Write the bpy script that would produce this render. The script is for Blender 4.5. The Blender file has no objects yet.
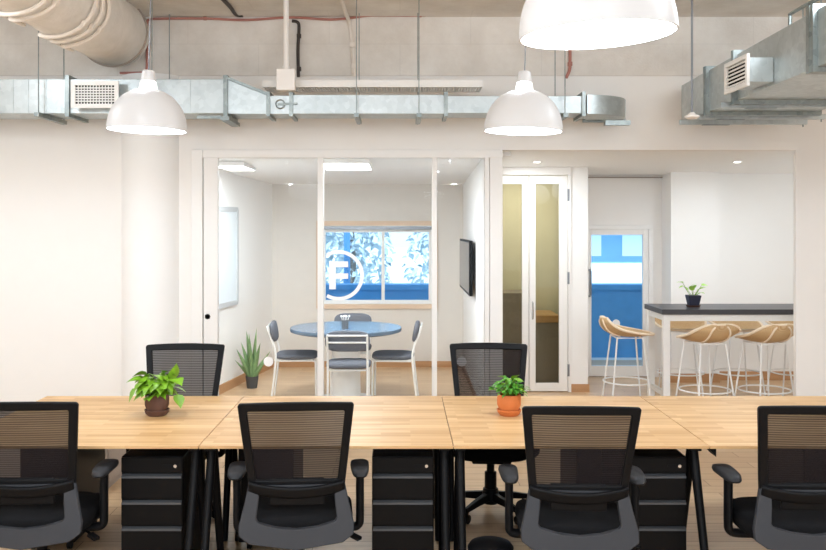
import bpy, math, random
from mathutils import Vector, Matrix, Euler
random.seed(7)
C = bpy.context.scene.collection
PI = math.pi

# ------------------------------------------------------------------ materials
def lin(h):
    h = h.lstrip('#')
    out = []
    for i in (0, 2, 4):
        c = int(h[i:i+2], 16) / 255
        out.append(c/12.92 if c <= .04045 else ((c+.055)/1.055)**2.4)
    return (out[0], out[1], out[2], 1)

def newmat(name):
    m = bpy.data.materials.new(name); m.use_nodes = True
    nt = m.node_tree
    return m, nt, nt.nodes['Principled BSDF']

def N(nt, t, **kw):
    n = nt.nodes.new(t)
    for k, v in kw.items():
        if k in n.inputs: n.inputs[k].default_value = v
        else: setattr(n, k, v)
    return n

def plain(name, col, rough=.5, metal=0, noise=.06, scale=30, bump=0.0, spec=.5, coat=0):
    """paint / plastic with a little procedural variation"""
    m, nt, b = newmat(name)
    c = lin(col) if isinstance(col, str) else col
    tc = N(nt, 'ShaderNodeTexCoord')
    nz = N(nt, 'ShaderNodeTexNoise', Scale=scale, Detail=4.0)
    nt.links.new(tc.outputs['Object'], nz.inputs['Vector'])
    mix = N(nt, 'ShaderNodeMix', data_type='RGBA')
    mix.inputs['A'].default_value = tuple(max(0, x*(1-noise)) for x in c[:3]) + (1,)
    mix.inputs['B'].default_value = tuple(min(1, x*(1+noise)) for x in c[:3]) + (1,)
    nt.links.new(nz.outputs['Fac'], mix.inputs['Factor'])
    nt.links.new(mix.outputs['Result'], b.inputs['Base Color'])
    b.inputs['Roughness'].default_value = rough
    b.inputs['Metallic'].default_value = metal
    b.inputs['Specular IOR Level'].default_value = spec
    b.inputs['Coat Weight'].default_value = coat
    if bump:
        bp = N(nt, 'ShaderNodeBump', Strength=bump, Distance=.01)
        nt.links.new(nz.outputs['Fac'], bp.inputs['Height'])
        nt.links.new(bp.outputs['Normal'], b.inputs['Normal'])
    return m

def wood(name, c1, c2, c3, bw, bh, rough=.35, mortar=.0, mcol='#6b4a2c', grain=.5, coat=.0, rot=0):
    """planked / finger jointed timber: staves from a brick texture with stretched grain"""
    m, nt, b = newmat(name)
    tc = N(nt, 'ShaderNodeTexCoord')
    mp = N(nt, 'ShaderNodeMapping'); mp.inputs['Rotation'].default_value = (0, 0, rot)
    nt.links.new(tc.outputs['Object'], mp.inputs['Vector'])
    br = N(nt, 'ShaderNodeTexBrick')
    br.offset = .37; br.squash = 1; br.offset_frequency = 2
    br.inputs['Scale'].default_value = 1
    br.inputs['Color1'].default_value = lin(c1); br.inputs['Color2'].default_value = lin(c2)
    br.inputs['Mortar'].default_value = lin(mcol)
    br.inputs['Mortar Size'].default_value = mortar
    br.inputs['Mortar Smooth'].default_value = .3
    br.inputs['Bias'].default_value = -.1
    br.inputs['Brick Width'].default_value = bw; br.inputs['Row Height'].default_value = bh
    nt.links.new(mp.outputs['Vector'], br.inputs['Vector'])
    mp2 = N(nt, 'ShaderNodeMapping'); mp2.inputs['Scale'].default_value = (2.2, 45, 45)
    nt.links.new(mp.outputs['Vector'], mp2.inputs['Vector'])
    nz = N(nt, 'ShaderNodeTexNoise', Scale=1.0, Detail=5.0)
    nt.links.new(mp2.outputs['Vector'], nz.inputs['Vector'])
    rp = N(nt, 'ShaderNodeValToRGB')
    rp.color_ramp.elements[0].position = .42; rp.color_ramp.elements[1].position = .72
    nt.links.new(nz.outputs['Fac'], rp.inputs['Fac'])
    fm = N(nt, 'ShaderNodeMath', operation='MULTIPLY'); fm.inputs[1].default_value = grain
    nt.links.new(rp.outputs['Color'], fm.inputs[0])
    mix = N(nt, 'ShaderNodeMix', data_type='RGBA')
    nt.links.new(fm.outputs[0], mix.inputs['Factor'])
    nt.links.new(br.outputs['Color'], mix.inputs['A']); mix.inputs['B'].default_value = lin(c3)
    nt.links.new(mix.outputs['Result'], b.inputs['Base Color'])
    b.inputs['Roughness'].default_value = rough
    b.inputs['Specular IOR Level'].default_value = .25
    b.inputs['Coat Weight'].default_value = coat; b.inputs['Coat Roughness'].default_value = .25
    return m

def concrete(name, c1, c2, bump=.25, scale=2.2):
    m, nt, b = newmat(name)
    tc = N(nt, 'ShaderNodeTexCoord')
    n1 = N(nt, 'ShaderNodeTexNoise', Scale=scale, Detail=9.0, Roughness=.62)
    n2 = N(nt, 'ShaderNodeTexNoise', Scale=60.0, Detail=3.0)
    br = N(nt, 'ShaderNodeTexBrick')
    br.inputs['Scale'].default_value = 1; br.inputs['Brick Width'].default_value = 1.25; br.inputs['Row Height'].default_value = .62
    br.inputs['Mortar Size'].default_value = .006; br.inputs['Mortar Smooth'].default_value = .6
    br.inputs['Color1'].default_value = (1, 1, 1, 1); br.inputs['Color2'].default_value = (.97, .97, .97, 1); br.inputs['Mortar'].default_value = (.93, .93, .93, 1)
    sx = N(nt, 'ShaderNodeSeparateXYZ'); cx = N(nt, 'ShaderNodeCombineXYZ')
    ad = N(nt, 'ShaderNodeMath', operation='ADD')
    nt.links.new(tc.outputs['Object'], sx.inputs[0])
    nt.links.new(sx.outputs['Y'], ad.inputs[0]); nt.links.new(sx.outputs['Z'], ad.inputs[1])
    nt.links.new(sx.outputs['X'], cx.inputs['X']); nt.links.new(ad.outputs[0], cx.inputs['Y'])
    nt.links.new(cx.outputs[0], br.inputs['Vector'])
    for n in (n1, n2): nt.links.new(tc.outputs['Object'], n.inputs['Vector'])
    rp = N(nt, 'ShaderNodeValToRGB')
    rp.color_ramp.elements[0].position = .3; rp.color_ramp.elements[1].position = .72
    rp.color_ramp.elements[0].color = lin(c1); rp.color_ramp.elements[1].color = lin(c2)
    nt.links.new(n1.outputs['Fac'], rp.inputs['Fac'])
    mu = N(nt, 'ShaderNodeMix', data_type='RGBA', blend_type='MULTIPLY'); mu.inputs['Factor'].default_value = 1
    nt.links.new(rp.outputs['Color'], mu.inputs['A']); nt.links.new(br.outputs['Color'], mu.inputs['B'])
    nt.links.new(mu.outputs['Result'], b.inputs['Base Color'])
    b.inputs['Roughness'].default_value = .85
    bp = N(nt, 'ShaderNodeBump', Strength=bump, Distance=.01)
    nt.links.new(n2.outputs['Fac'], bp.inputs['Height']); nt.links.new(bp.outputs['Normal'], b.inputs['Normal'])
    return m

def galvanised(name, c1='#b0b8b9', c2='#cbd2d3', rough=.42):
    m, nt, b = newmat(name)
    tc = N(nt, 'ShaderNodeTexCoord')
    v = N(nt, 'ShaderNodeTexVoronoi', Scale=26.0)
    n1 = N(nt, 'ShaderNodeTexNoise', Scale=2.5, Detail=5.0)
    for n in (v, n1): nt.links.new(tc.outputs['Object'], n.inputs['Vector'])
    mx = N(nt, 'ShaderNodeMix', data_type='RGBA'); mx.inputs['Factor'].default_value = .25
    nt.links.new(n1.outputs['Fac'], mx.inputs['A']); nt.links.new(v.outputs['Color'], mx.inputs['B'])
    rp = N(nt, 'ShaderNodeValToRGB')
    rp.color_ramp.elements[0].position = .3; rp.color_ramp.elements[1].position = .7
    rp.color_ramp.elements[0].color = lin(c1); rp.color_ramp.elements[1].color = lin(c2)
    nt.links.new(mx.outputs['Result'], rp.inputs['Fac'])
    nt.links.new(rp.outputs['Color'], b.inputs['Base Color'])
    b.inputs['Metallic'].default_value = .85; b.inputs['Roughness'].default_value = rough
    return m

def glass(name, tint=(.97, .985, .98, 1), ior=1.45, rough=0.0):
    m = bpy.data.materials.new(name); m.use_nodes = True
    nt = m.node_tree; nt.nodes.clear()
    out = N(nt, 'ShaderNodeOutputMaterial')
    tr = N(nt, 'ShaderNodeBsdfTransparent'); tr.inputs['Color'].default_value = tint
    gl = N(nt, 'ShaderNodeBsdfGlossy'); gl.inputs['Roughness'].default_value = rough
    fr = N(nt, 'ShaderNodeFresnel'); fr.inputs['IOR'].default_value = ior
    mx = N(nt, 'ShaderNodeMixShader')
    nt.links.new(fr.outputs[0], mx.inputs[0]); nt.links.new(tr.outputs[0], mx.inputs[1]); nt.links.new(gl.outputs[0], mx.inputs[2])
    nt.links.new(mx.outputs[0], out.inputs[0])
    return m

def emit(name, col, strength):
    m = bpy.data.materials.new(name); m.use_nodes = True
    nt = m.node_tree; nt.nodes.clear()
    out = N(nt, 'ShaderNodeOutputMaterial'); e = N(nt, 'ShaderNodeEmission')
    e.inputs['Color'].default_value = col; e.inputs['Strength'].default_value = strength
    nt.links.new(e.outputs[0], out.inputs[0])
    return m

def meshfabric(name, col, lo, hi, period):
    """woven see-through backrest mesh: horizontal threads over open weave"""
    m = bpy.data.materials.new(name); m.use_nodes = True
    nt = m.node_tree; nt.nodes.clear()
    out = N(nt, 'ShaderNodeOutputMaterial')
    tc = N(nt, 'ShaderNodeTexCoord'); sp = N(nt, 'ShaderNodeSeparateXYZ')
    nt.links.new(tc.outputs['Object'], sp.inputs[0])
    mul = N(nt, 'ShaderNodeMath', operation='MULTIPLY'); mul.inputs[1].default_value = 2*PI/period
    nt.links.new(sp.outputs['Z'], mul.inputs[0])
    sn = N(nt, 'ShaderNodeMath', operation='SINE'); nt.links.new(mul.outputs[0], sn.inputs[0])
    mr = N(nt, 'ShaderNodeMapRange'); mr.inputs['From Min'].default_value = -1; mr.inputs['From Max'].default_value = 1
    mr.inputs['To Min'].default_value = lo; mr.inputs['To Max'].default_value = hi
    nt.links.new(sn.outputs[0], mr.inputs['Value'])
    tr = N(nt, 'ShaderNodeBsdfTransparent'); df = N(nt, 'ShaderNodeBsdfDiffuse'); df.inputs['Color'].default_value = lin(col)
    mx = N(nt, 'ShaderNodeMixShader')
    nt.links.new(mr.outputs[0], mx.inputs[0]); nt.links.new(tr.outputs[0], mx.inputs[1]); nt.links.new(df.outputs[0], mx.inputs[2])
    nt.links.new(mx.outputs[0], out.inputs[0])
    return m

def weave(name, c1, c2, scale=60):
    m, nt, b = newmat(name)
    tc = N(nt, 'ShaderNodeTexCoord')
    w1 = N(nt, 'ShaderNodeTexWave', Scale=scale, Distortion=.6); w1.bands_direction = 'X'
    w2 = N(nt, 'ShaderNodeTexWave', Scale=scale, Distortion=.6); w2.bands_direction = 'Y'
    for w in (w1, w2): nt.links.new(tc.outputs['Object'], w.inputs['Vector'])
    mu = N(nt, 'ShaderNodeMath', operation='MULTIPLY')
    nt.links.new(w1.outputs['Fac'], mu.inputs[0]); nt.links.new(w2.outputs['Fac'], mu.inputs[1])
    mix = N(nt, 'ShaderNodeMix', data_type='RGBA'); mix.inputs['A'].default_value = lin(c1); mix.inputs['B'].default_value = lin(c2)
    nt.links.new(mu.outputs[0], mix.inputs['Factor']); nt.links.new(mix.outputs['Result'], b.inputs['Base Color'])
    bp = N(nt, 'ShaderNodeBump', Strength=.5, Distance=.006)
    nt.links.new(mu.outputs[0], bp.inputs['Height']); nt.links.new(bp.outputs['Normal'], b.inputs['Normal'])
    b.inputs['Roughness'].default_value = .6
    return m

M = dict(
    wall=plain('wall_paint', '#f1eeea', .75, noise=.015, scale=6),
    wall_white=plain('wall_white_paint', '#f4f3f1', .7, noise=.01, scale=6),
    wall_beige=plain('meeting_wall_paper', '#dfdad3', .8, noise=.05, scale=14),
    trimwhite=plain('white_joinery', '#f1efec', .4, noise=.01),
    concrete=concrete('raw_concrete', '#d6cfc6', '#f1ede7'),
    plaster=concrete('plastered_duct', '#dedad3', '#f2eee9', bump=.5, scale=4),
    galv=galvanised('galvanised_sheet'),
    galvdark=galvanised('galvanised_angle', '#7e8786', '#aab2b1', .42),
    whitesteel=plain('white_powder_coat', '#f0f0ee', .35, noise=.02),
    lampwhite=plain('lamp_enamel', '#d3d4d6', .4, noise=.01),
    desk=wood('rubberwood_worktop', '#d3b082', '#ba9263', '#a27849', .40, .042, rough=.42, grain=.55, coat=.0),
    floor=wood('oak_floor', '#c8ac88', '#b79774', '#9a7c60', 1.3, .15, rough=.38, mortar=.003, grain=.45, mcol='#7d6047'),
    meetfloor=wood('pale_oak_floor', '#d6b793', '#c9a884', '#b08f6e', 1.2, .14, rough=.3, mortar=.002, grain=.35, mcol='#8a6c50'),
    baseboard=wood('oak_skirting', '#c59a72', '#b98d66', '#a67b55', 2.0, .3, rough=.5, grain=.4),
    frameply=wood('window_trim_ply', '#e4cdb6', '#dcc2a8', '#cdb093', 2.0, .3, rough=.5, grain=.3),
    black=plain('black_plastic', '#0f0f11', .5, noise=.08, spec=.14),
    armblack=plain('soft_black_arm', '#242528', .55, noise=.08, spec=.3),
    grey=plain('charcoal_plastic', '#303135', .55, noise=.06, spec=.3),
    fabric=plain('black_seat_fabric', '#0e0e10', .95, noise=.3, scale=180, bump=.3, spec=.15),
    mesh=meshfabric('backrest_mesh', '#252122', .76, .94, .0105),
    steelblack=plain('black_steel', '#0a0a0c', .5, noise=.1, spec=.15),
    pedblack=plain('black_cabinet_steel', '#0a090a', .42, noise=.1, spec=.14),
    silver=plain('satin_silver', '#85888c', .36, metal=.8, noise=.05),
    handle=plain('grey_drawer_pull', '#55585c', .4, metal=.5, noise=.05),
    chrome=plain('chrome', '#c8cacc', .15, metal=1, noise=.02),
    browncer=plain('brown_clay', '#5d4034', .75, noise=.12, scale=25, bump=.15),
    terracotta=plain('orange_clay', '#c87038', .7, noise=.1, scale=25, bump=.12),
    soil=plain('potting_soil', '#2c2019', .95, noise=.5, scale=90, bump=.6),
    leaf=plain('lime_leaf', '#6c9a1c', .4, noise=.28, scale=28),
    leafdk=plain('green_leaf', '#4e8f2c', .42, noise=.35, scale=26),
    leafpale=plain('pale_leaf', '#a6d65c', .45, noise=.3, scale=40),
    snake=plain('snake_plant_blade', '#7b9a68', .45, noise=.5, scale=45),
    stem=plain('green_stem', '#7fa33c', .5, noise=.1),
    potgrey=plain('dark_grey_pot', '#4c4e51', .6, noise=.08),
    potnavy=plain('navy_pot', '#23263a', .5, noise=.1),
    rattan=weave('rattan_weave', '#c29a68', '#ecd3ab', 55),
    rattanrim=plain('rattan_cane', '#f0ddc2', .5, noise=.1, scale=60),
    bartop=plain('charcoal_bar_top', '#3b3b40', .35, noise=.1, scale=40),
    tabletop=plain('slate_blue_laminate', '#64788c', .25, noise=.08, scale=20),
    upholstery=plain('grey_blue_upholstery', '#6b6e76', .9, noise=.2, scale=160, bump=.2, spec=.2),
    glass=glass('clear_glass', (.985,.99,.988,1), 1.16),
    blueglass=glass('blue_tinted_glass', (.78, .90, 1.0, 1), 1.2),
    boothglass=glass('smoked_glass', (.86, .85, .78, 1), ior=1.3),
    frost=plain('frosted_panel', '#e4ecf0', .3, noise=.02),
    screen=plain('dark_screen', '#1c222a', .15, noise=.05),
    reflectdark=plain('dark_reflection_tone', '#8f877e', .6, noise=.1),  # dark tone of the reflections imitated behind the double doors
    palegrey=plain('pale_grey_frame', '#bfc2c4', .5, noise=.03),
    decal=plain('white_vinyl', '#fbfbfb', .5, noise=.0),
    redpipe=plain('red_conduit', '#b3796d', .55, noise=.15, scale=8),
    blackpipe=plain('black_flex_conduit', '#3b332e', .6, noise=.2),
    beigepipe=plain('beige_conduit', '#e8e0d6', .55, noise=.08),
    reflectbeige=plain('ochre_reflection_tone', '#cbc7b0', .8, noise=.06, scale=8),  # beige of the reflection imitated behind the double doors
    greycab=plain('taupe_cabinet', '#a2958a', .6, noise=.05),
    dark=plain('recess_shade', '#0c0b0b', .9, noise=.1, spec=.05),  # near-black that paints the shade inside the grilles
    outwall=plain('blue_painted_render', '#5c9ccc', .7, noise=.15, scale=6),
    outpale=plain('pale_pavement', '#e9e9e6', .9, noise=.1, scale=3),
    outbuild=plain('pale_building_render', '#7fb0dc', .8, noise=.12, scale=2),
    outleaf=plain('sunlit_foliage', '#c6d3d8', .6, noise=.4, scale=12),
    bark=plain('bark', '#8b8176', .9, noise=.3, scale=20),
    bulb=emit('bulb_glow', (1, .95, .88, 1), 14),
    glowcollar=emit('lamp_collar_glow', (1, .96, .9, 1), 1.6),
    panelglow=emit('light_panel_glow', (1, .98, .95, 1), 5),
    downglow=emit('downlight_glow', (1, .97, .92, 1), 12),
)

# ------------------------------------------------------------------ mesh builder
class MB:
    def __init__(s): s.v = []; s.f = []
    def add(s, vs, fs):
        o = len(s.v); s.v += [Vector(p) for p in vs]; s.f += [tuple(o+i for i in f) for f in fs]; return s
    def box(s, x0, x1, y0, y1, z0, z1):
        vs = [(x0,y0,z0),(x1,y0,z0),(x1,y1,z0),(x0,y1,z0),(x0,y0,z1),(x1,y0,z1),(x1,y1,z1),(x0,y1,z1)]
        return s.add(vs, [(0,3,2,1),(4,5,6,7),(0,1,5,4),(1,2,6,5),(2,3,7,6),(3,0,4,7)])
    def obox(s, c, size, rot=(0,0,0)):
        R = Euler(rot).to_matrix(); c = Vector(c); h = [q/2 for q in size]
        vs = [c + R @ Vector((a*h[0], b*h[1], d*h[2])) for d in (-1,1) for a, b in ((-1,-1),(1,-1),(1,1),(-1,1))]
        return s.add(vs, [(0,3,2,1),(4,5,6,7),(0,1,5,4),(1,2,6,5),(2,3,7,6),(3,0,4,7)])
    def bar(s, p, q, w, h, up=(0,0,1)):
        p, q = Vector(p), Vector(q); d = (q-p).normalized(); u = Vector(up)
        if abs(d.dot(u)) > .98: u = Vector((0,1,0))
        a = d.cross(u).normalized(); b = a.cross(d).normalized()
        vs = [e + a*sx*w/2 + b*sz*h/2 for e in (p, q) for sx, sz in ((-1,-1),(1,-1),(1,1),(-1,1))]
        return s.add(vs, [(0,1,2,3),(7,6,5,4),(0,4,5,1),(1,5,6,2),(2,6,7,3),(3,7,4,0)])
    def tube(s, pts, r, seg=10, closed=False, caps=True):
        pts = [Vector(p) for p in pts]; n = len(pts)
        rs = r if isinstance(r, (list, tuple)) else [r]*n
        prev = None; rings = []
        for i, p in enumerate(pts):
            if closed: d = (pts[(i+1) % n] - pts[i-1])
            else: d = pts[min(i+1, n-1)] - pts[max(i-1, 0)]
            d.normalize()
            if prev is None:
                u = Vector((0,0,1)) if abs(d.z) < .9 else Vector((1,0,0))
                a = d.cross(u).normalized()
            else:
                a = (prev - d*prev.dot(d)).normalized()
            prev = a; b = d.cross(a)
            rings.append([p + (a*math.cos(2*PI*k/seg) + b*math.sin(2*PI*k/seg))*rs[i] for k in range(seg)])
        o = len(s.v)
        for rg in rings: s.v += rg
        m = n if closed else n-1
        for i in range(m):
            for k in range(seg):
                j = (i+1) % n
                s.f.append((o+i*seg+k, o+i*seg+(k+1)%seg, o+j*seg+(k+1)%seg, o+j*seg+k))
        if not closed and caps:
            s.f.append(tuple(o+k for k in range(seg))[::-1]); s.f.append(tuple(o+(n-1)*seg+k for k in range(seg)))
        return s
    def lathe(s, prof, c=(0,0,0), seg=32, axis=None):
        """profile of (radius, z); ends close where radius is 0"""
        c = Vector(c); o = len(s.v); n = len(prof)
        for r, z in prof:
            for k in range(seg):
                p = Vector((r*math.cos(2*PI*k/seg), r*math.sin(2*PI*k/seg), z))
                if axis is not None: p = axis @ p
                s.v.append(c + p)
        for i in range(n-1):
            for k in range(seg):
                s.f.append((o+i*seg+k, o+i*seg+(k+1)%seg, o+(i+1)*seg+(k+1)%seg, o+(i+1)*seg+k))
        if prof[0][0] > 1e-5: pass
        return s
    def prism(s, poly, y0, y1, axis='y'):
        n = len(poly)
        if axis == 'y': mk = lambda p, t: (p[0], t, p[1])
        elif axis == 'x': mk = lambda p, t: (t, p[0], p[1])
        else: mk = lambda p, t: (p[0], p[1], t)
        vs = [mk(p, y0) for p in poly] + [mk(p, y1) for p in poly]
        fs = [tuple(range(n)), tuple(range(2*n-1, n-1, -1))]
        fs += [(i, n+i, n+(i+1) % n, (i+1) % n) for i in range(n)]
        return s.add(vs, fs)
    def ring(s, outer, inner, yf, th):
        """band between two matching (x, z) loops on the curved sheet y = yf(x, z), th thick"""
        n = len(outer); vs = []
        for dy in (0, th):
            for L in (outer, inner): vs += [(x, yf(x, z)+dy, z) for x, z in L]
        fs = []
        for i in range(n):
            j = (i+1) % n
            fs.append((i, j, n+j, n+i)); fs.append((2*n+i, 3*n+i, 3*n+j, 2*n+j))
            fs.append((i, 2*n+i, 2*n+j, j)); fs.append((n+i, n+j, 3*n+j, 3*n+i))
        return s.add(vs, fs)
    def sheet(s, fn, nu, nv):
        o = len(s.v)
        for i in range(nu+1):
            for j in range(nv+1): s.v.append(Vector(fn(i/nu, j/nv)))
        for i in range(nu):
            for j in range(nv):
                a = o+i*(nv+1)+j; s.f.append((a, a+1, a+nv+2, a+nv+1))
        return s
    def ball(s, c, r, seg=16, rings=10):
        prof = [(max(1e-4, r*math.sin(PI*i/rings)), -r*math.cos(PI*i/rings)) for i in range(rings+1)]
        return s.lathe(prof, c, seg)
    def xf(s, mat):
        s.v = [mat @ p for p in s.v]; return s
    def build(s, name, mat, parent=None, smooth=35, bevel=0, solid=0, seg=2, loc=None):
        me = bpy.data.meshes.new(name)
        me.from_pydata([tuple(p) for p in s.v], [], s.f); me.validate()
        import bmesh
        bm = bmesh.new(); bm.from_mesh(me)
        bmesh.ops.recalc_face_normals(bm, faces=bm.faces); bm.to_mesh(me); bm.free()
        me.materials.append(mat)
        if smooth:
            me.polygons.foreach_set('use_smooth', [True]*len(me.polygons))
            me.set_sharp_from_angle(angle=math.radians(smooth))
        o = bpy.data.objects.new(name, me); C.objects.link(o)
        if parent is not None: o.parent = parent
        if loc is not None: o.location = loc
        if solid:
            md = o.modifiers.new('thickness', 'SOLIDIFY'); md.thickness = solid; md.offset = 0
        if bevel:
            md = o.modifiers.new('edges', 'BEVEL'); md.width = bevel; md.segments = seg; md.limit_method = 'ANGLE'; md.angle_limit = math.radians(40)
        return o

def tag(o, label=None, cat=None, group=None, kind=None):
    if label: o['label'] = label
    if cat: o['category'] = cat
    if group: o['group'] = group
    if kind: o['kind'] = kind
    return o

def empty(name, loc=(0,0,0), rz=0, **kw):
    o = bpy.data.objects.new(name, None); C.objects.link(o)
    o.location = loc; o.rotation_euler = (0, 0, rz); o.empty_display_size = .1
    return tag(o, **kw)

def copy_tree(o, parent=None):
    c = o.copy(); C.objects.link(c)
    if parent is not None: c.parent = parent
    for ch in list(o.children): copy_tree(ch, c)
    return c

def struct(o, label, cat): return tag(o, label, cat, kind='structure')

# camera model: 826x550, focal length 880 px, optical axis at (400, 225), eye height 1.78
F, VX, VY, H = 880.0, 400.0, 225.0, 1.78
def X(px, Y): return (px-VX)*Y/F
def Z(py, Y): return H-(py-VY)*Y/F
def P(px, py, Y): return (X(px, Y), Y, Z(py, Y))

def smoothpath(pts, n=6):
    """Catmull-Rom through 3D points"""
    pts = [Vector(p) for p in pts]; out = []
    for i in range(len(pts)-1):
        p0, p1, p2, p3 = pts[max(i-1,0)], pts[i], pts[i+1], pts[min(i+2,len(pts)-1)]
        for k in range(n):
            t = k/n
            out.append(.5*((2*p1)+(-p0+p2)*t+(2*p0-5*p1+4*p2-p3)*t*t+(-p0+3*p1-3*p2+p3)*t**3))
    out.append(pts[-1]); return out

def roundrect(hw, z0, z1, r, hw2=None, n=6):
    """rounded trapezoid loop in (x, z): half width hw at top, hw2 at bottom"""
    hw2 = hw if hw2 is None else hw2; out = []
    for cx, cz, a0 in ((hw-r, z1-r, 0), (-hw+r, z1-r, PI/2), (-hw2+r, z0+r, PI), (hw2-r, z0+r, 1.5*PI)):
        for k in range(n+1):
            a = a0 + PI/2*k/n; out.append((cx+r*math.cos(a), cz+r*math.sin(a)))
    return out

def resample(loop, per=6):
    out = []
    n = len(loop)
    for i in range(n):
        a, b = loop[i], loop[(i+1) % n]
        L = math.hypot(b[0]-a[0], b[1]-a[1]); m = per if L > .1 else 1
        for k in range(m): out.append((a[0]+(b[0]-a[0])*k/m, a[1]+(b[1]-a[1])*k/m))
    return out

# ================================================================== SETTING
YW = 7.8                                    # plane of the partition / back wall
CEIL = 3.62
struct(MB().box(-5.2, 6.2, -4.5, 7.75, -.1, 0).build('floor', M['floor'], smooth=0), 'light oak plank floor of the office', 'floor')
struct(MB().box(-3.2, 6.2, 7.75, 11.6, -.1, 0).build('floor', M['meetfloor'], smooth=0), 'pale oak floor of the rooms behind the partition', 'floor')
struct(MB().box(-5.2, 6.2, -4.5, 11.6, CEIL, CEIL+.2).build('ceiling', M['concrete'], smooth=0), 'raw concrete ceiling slab of the office', 'ceiling')
struct(MB().box(-5.2, 6.2, YW-.02, YW+.35, 3.10, CEIL).build('ceiling_beam', M['concrete'], smooth=0), 'raw concrete downstand beam above the back wall', 'beam')
xl, xo, xr = X(192, YW), X(502.5, YW), X(796, YW)
ztop = Z(150, YW)
struct(MB().box(-5.2, xl, YW, YW+.14, 0, 3.10).build('wall_back', M['wall'], smooth=0), 'plain off-white wall at the left behind the desks', 'wall')
struct(MB().box(xl, xr, YW, YW+.14, ztop, 3.10).build('wall_header', M['wall'], smooth=0), 'off-white wall strip above glass partition and alcove opening', 'wall')
struct(MB().box(xr, 6.2, YW, YW+.05, 0, 3.10).build('wall_back_right', M['wall'], smooth=0), 'off-white wall piece at the right edge of the alcove opening', 'wall')
struct(MB().box(-5.3, -5.2, -4.5, 8.2, 0, CEIL).build('wall_left', M['wall'], smooth=0), 'off-white side wall of the office, left', 'wall')
struct(MB().box(6.2, 6.3, -4.5, 11.6, 0, CEIL).build('wall_right', M['wall'], smooth=0), 'off-white side wall of the office, right', 'wall')
# rounded column standing against the back wall
colx = X(147, YW-.1); colr = .275
prof = []
struct(MB().lathe([(1e-4, 0), (colr, 0), (colr, 3.10), (1e-4, 3.10)], (colx, YW+.105, 0), 64).build('wall_column', M['wall_white']), 'round white plastered column beside the glass partition', 'column')

# ---- meeting room shell (left of the alcove)
YB = 11.03
mr = [(-2.12, YW+.14), (-1.60, YB), (.79, YB), (.755, YW+.1)]
def wallseg(a, b, t, z0, z1):
    a, b = Vector((*a, 0)), Vector((*b, 0)); d = (b-a).normalized(); n = Vector((-d.y, d.x, 0))
    mb = MB()
    vs = [a, b, b+n*t, a+n*t]
    return mb.add([(p.x, p.y, z) for z in (z0, z1) for p in vs], [(0,3,2,1),(4,5,6,7),(0,1,5,4),(1,2,6,5),(2,3,7,6),(3,0,4,7)])
struct(wallseg(mr[1], mr[0], -.1, 0, 2.5).build('wall_meeting_left', M['wall_white'], smooth=0), 'white left wall of the glazed meeting room', 'wall')
struct(wallseg(mr[2], mr[3], .1, 0, 2.5).build('wall_meeting_right', M['wall_white'], smooth=0), 'white right wall of the meeting room carrying the screen', 'wall')
wx0, wx1, wz0, wz1 = X(322, YB), X(432, YB), Z(304, YB), Z(226, YB)
mb = MB().box(-1.75, wx0, YB, YB+.15, 0, 2.5).box(wx1, .9, YB, YB+.15, 0, 2.5).box(wx0, wx1, YB, YB+.15, 0, wz0).box(wx0, wx1, YB, YB+.15, wz1, 2.5)
struct(mb.build('wall_meeting_back', M['wall_beige'], smooth=0), 'beige papered end wall of the meeting room around its window', 'wall')
mb = MB()
za, zb = 2.40, Z(184.5, YB)
mb.add([(-2.4, YW+.12, za), (1.0, YW+.12, za), (1.0, YB+.1, zb), (-2.4, YB+.1, zb), (-2.4, YW+.12, za+.1), (1.0, YW+.12, za+.1), (1.0, YB+.1, zb+.2), (-2.4, YB+.1, zb+.2)],
       [(0,3,2,1),(4,5,6,7),(0,1,5,4),(1,2,6,5),(2,3,7,6),(3,0,4,7)])
struct(mb.build('ceiling_meeting', M['wall_white'], smooth=0), 'white lowered ceiling of the meeting room', 'ceiling')
bh = .075
struct(wallseg((mr[1][0]+.015, mr[1][1]), (mr[0][0]+.015, mr[0][1]), -.012, 0, bh*1.3).build('baseboard_meeting_left', M['baseboard'], smooth=0), 'oak skirting along the left meeting room wall', 'baseboard')
struct(MB().box(-1.6, .79, YB-.015, YB-.001, 0, bh).build('baseboard_meeting_back', M['baseboard'], smooth=0), 'oak skirting under the meeting room window', 'baseboard')
struct(MB().box(.765, .778, YW+.2, YB-.016, 0, bh).build('baseboard_meeting_right', M['baseboard'], smooth=0), 'oak skirting along the right meeting room wall', 'baseboard')
# frosted side window in the left meeting wall
dl = (Vector((*mr[1], 0))-Vector((*mr[0], 0))).normalized(); nl = Vector((dl.y, -dl.x, 0))
def onleft(Y, off): 
    t = (Y-mr[0][1])/(mr[1][1]-mr[0][1]); b = Vector((*mr[0], 0)).lerp(Vector((*mr[1], 0)), t); return b+nl*off
a, b = onleft(8.75, .02), onleft(9.72, .02)
w = empty('window_3', (0,0,0)); struct(w, 'frosted side window in the white left wall of the meeting room', 'window')
mb = MB()
for p, q in (((a.x,a.y,.93),(b.x,b.y,.93)), ((a.x,a.y,1.95),(b.x,b.y,1.95)), ((a.x,a.y,.93),(a.x,a.y,1.95)), ((b.x,b.y,.93),(b.x,b.y,1.95))): mb.bar(p, q, .03, .05)
mb.build('window_frame', M['palegrey'], w, smooth=0)
MB().bar((a.x, a.y, 1.44), (b.x, b.y, 1.44), .012, .99).build('pane', M['frost'], w, smooth=0)

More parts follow.
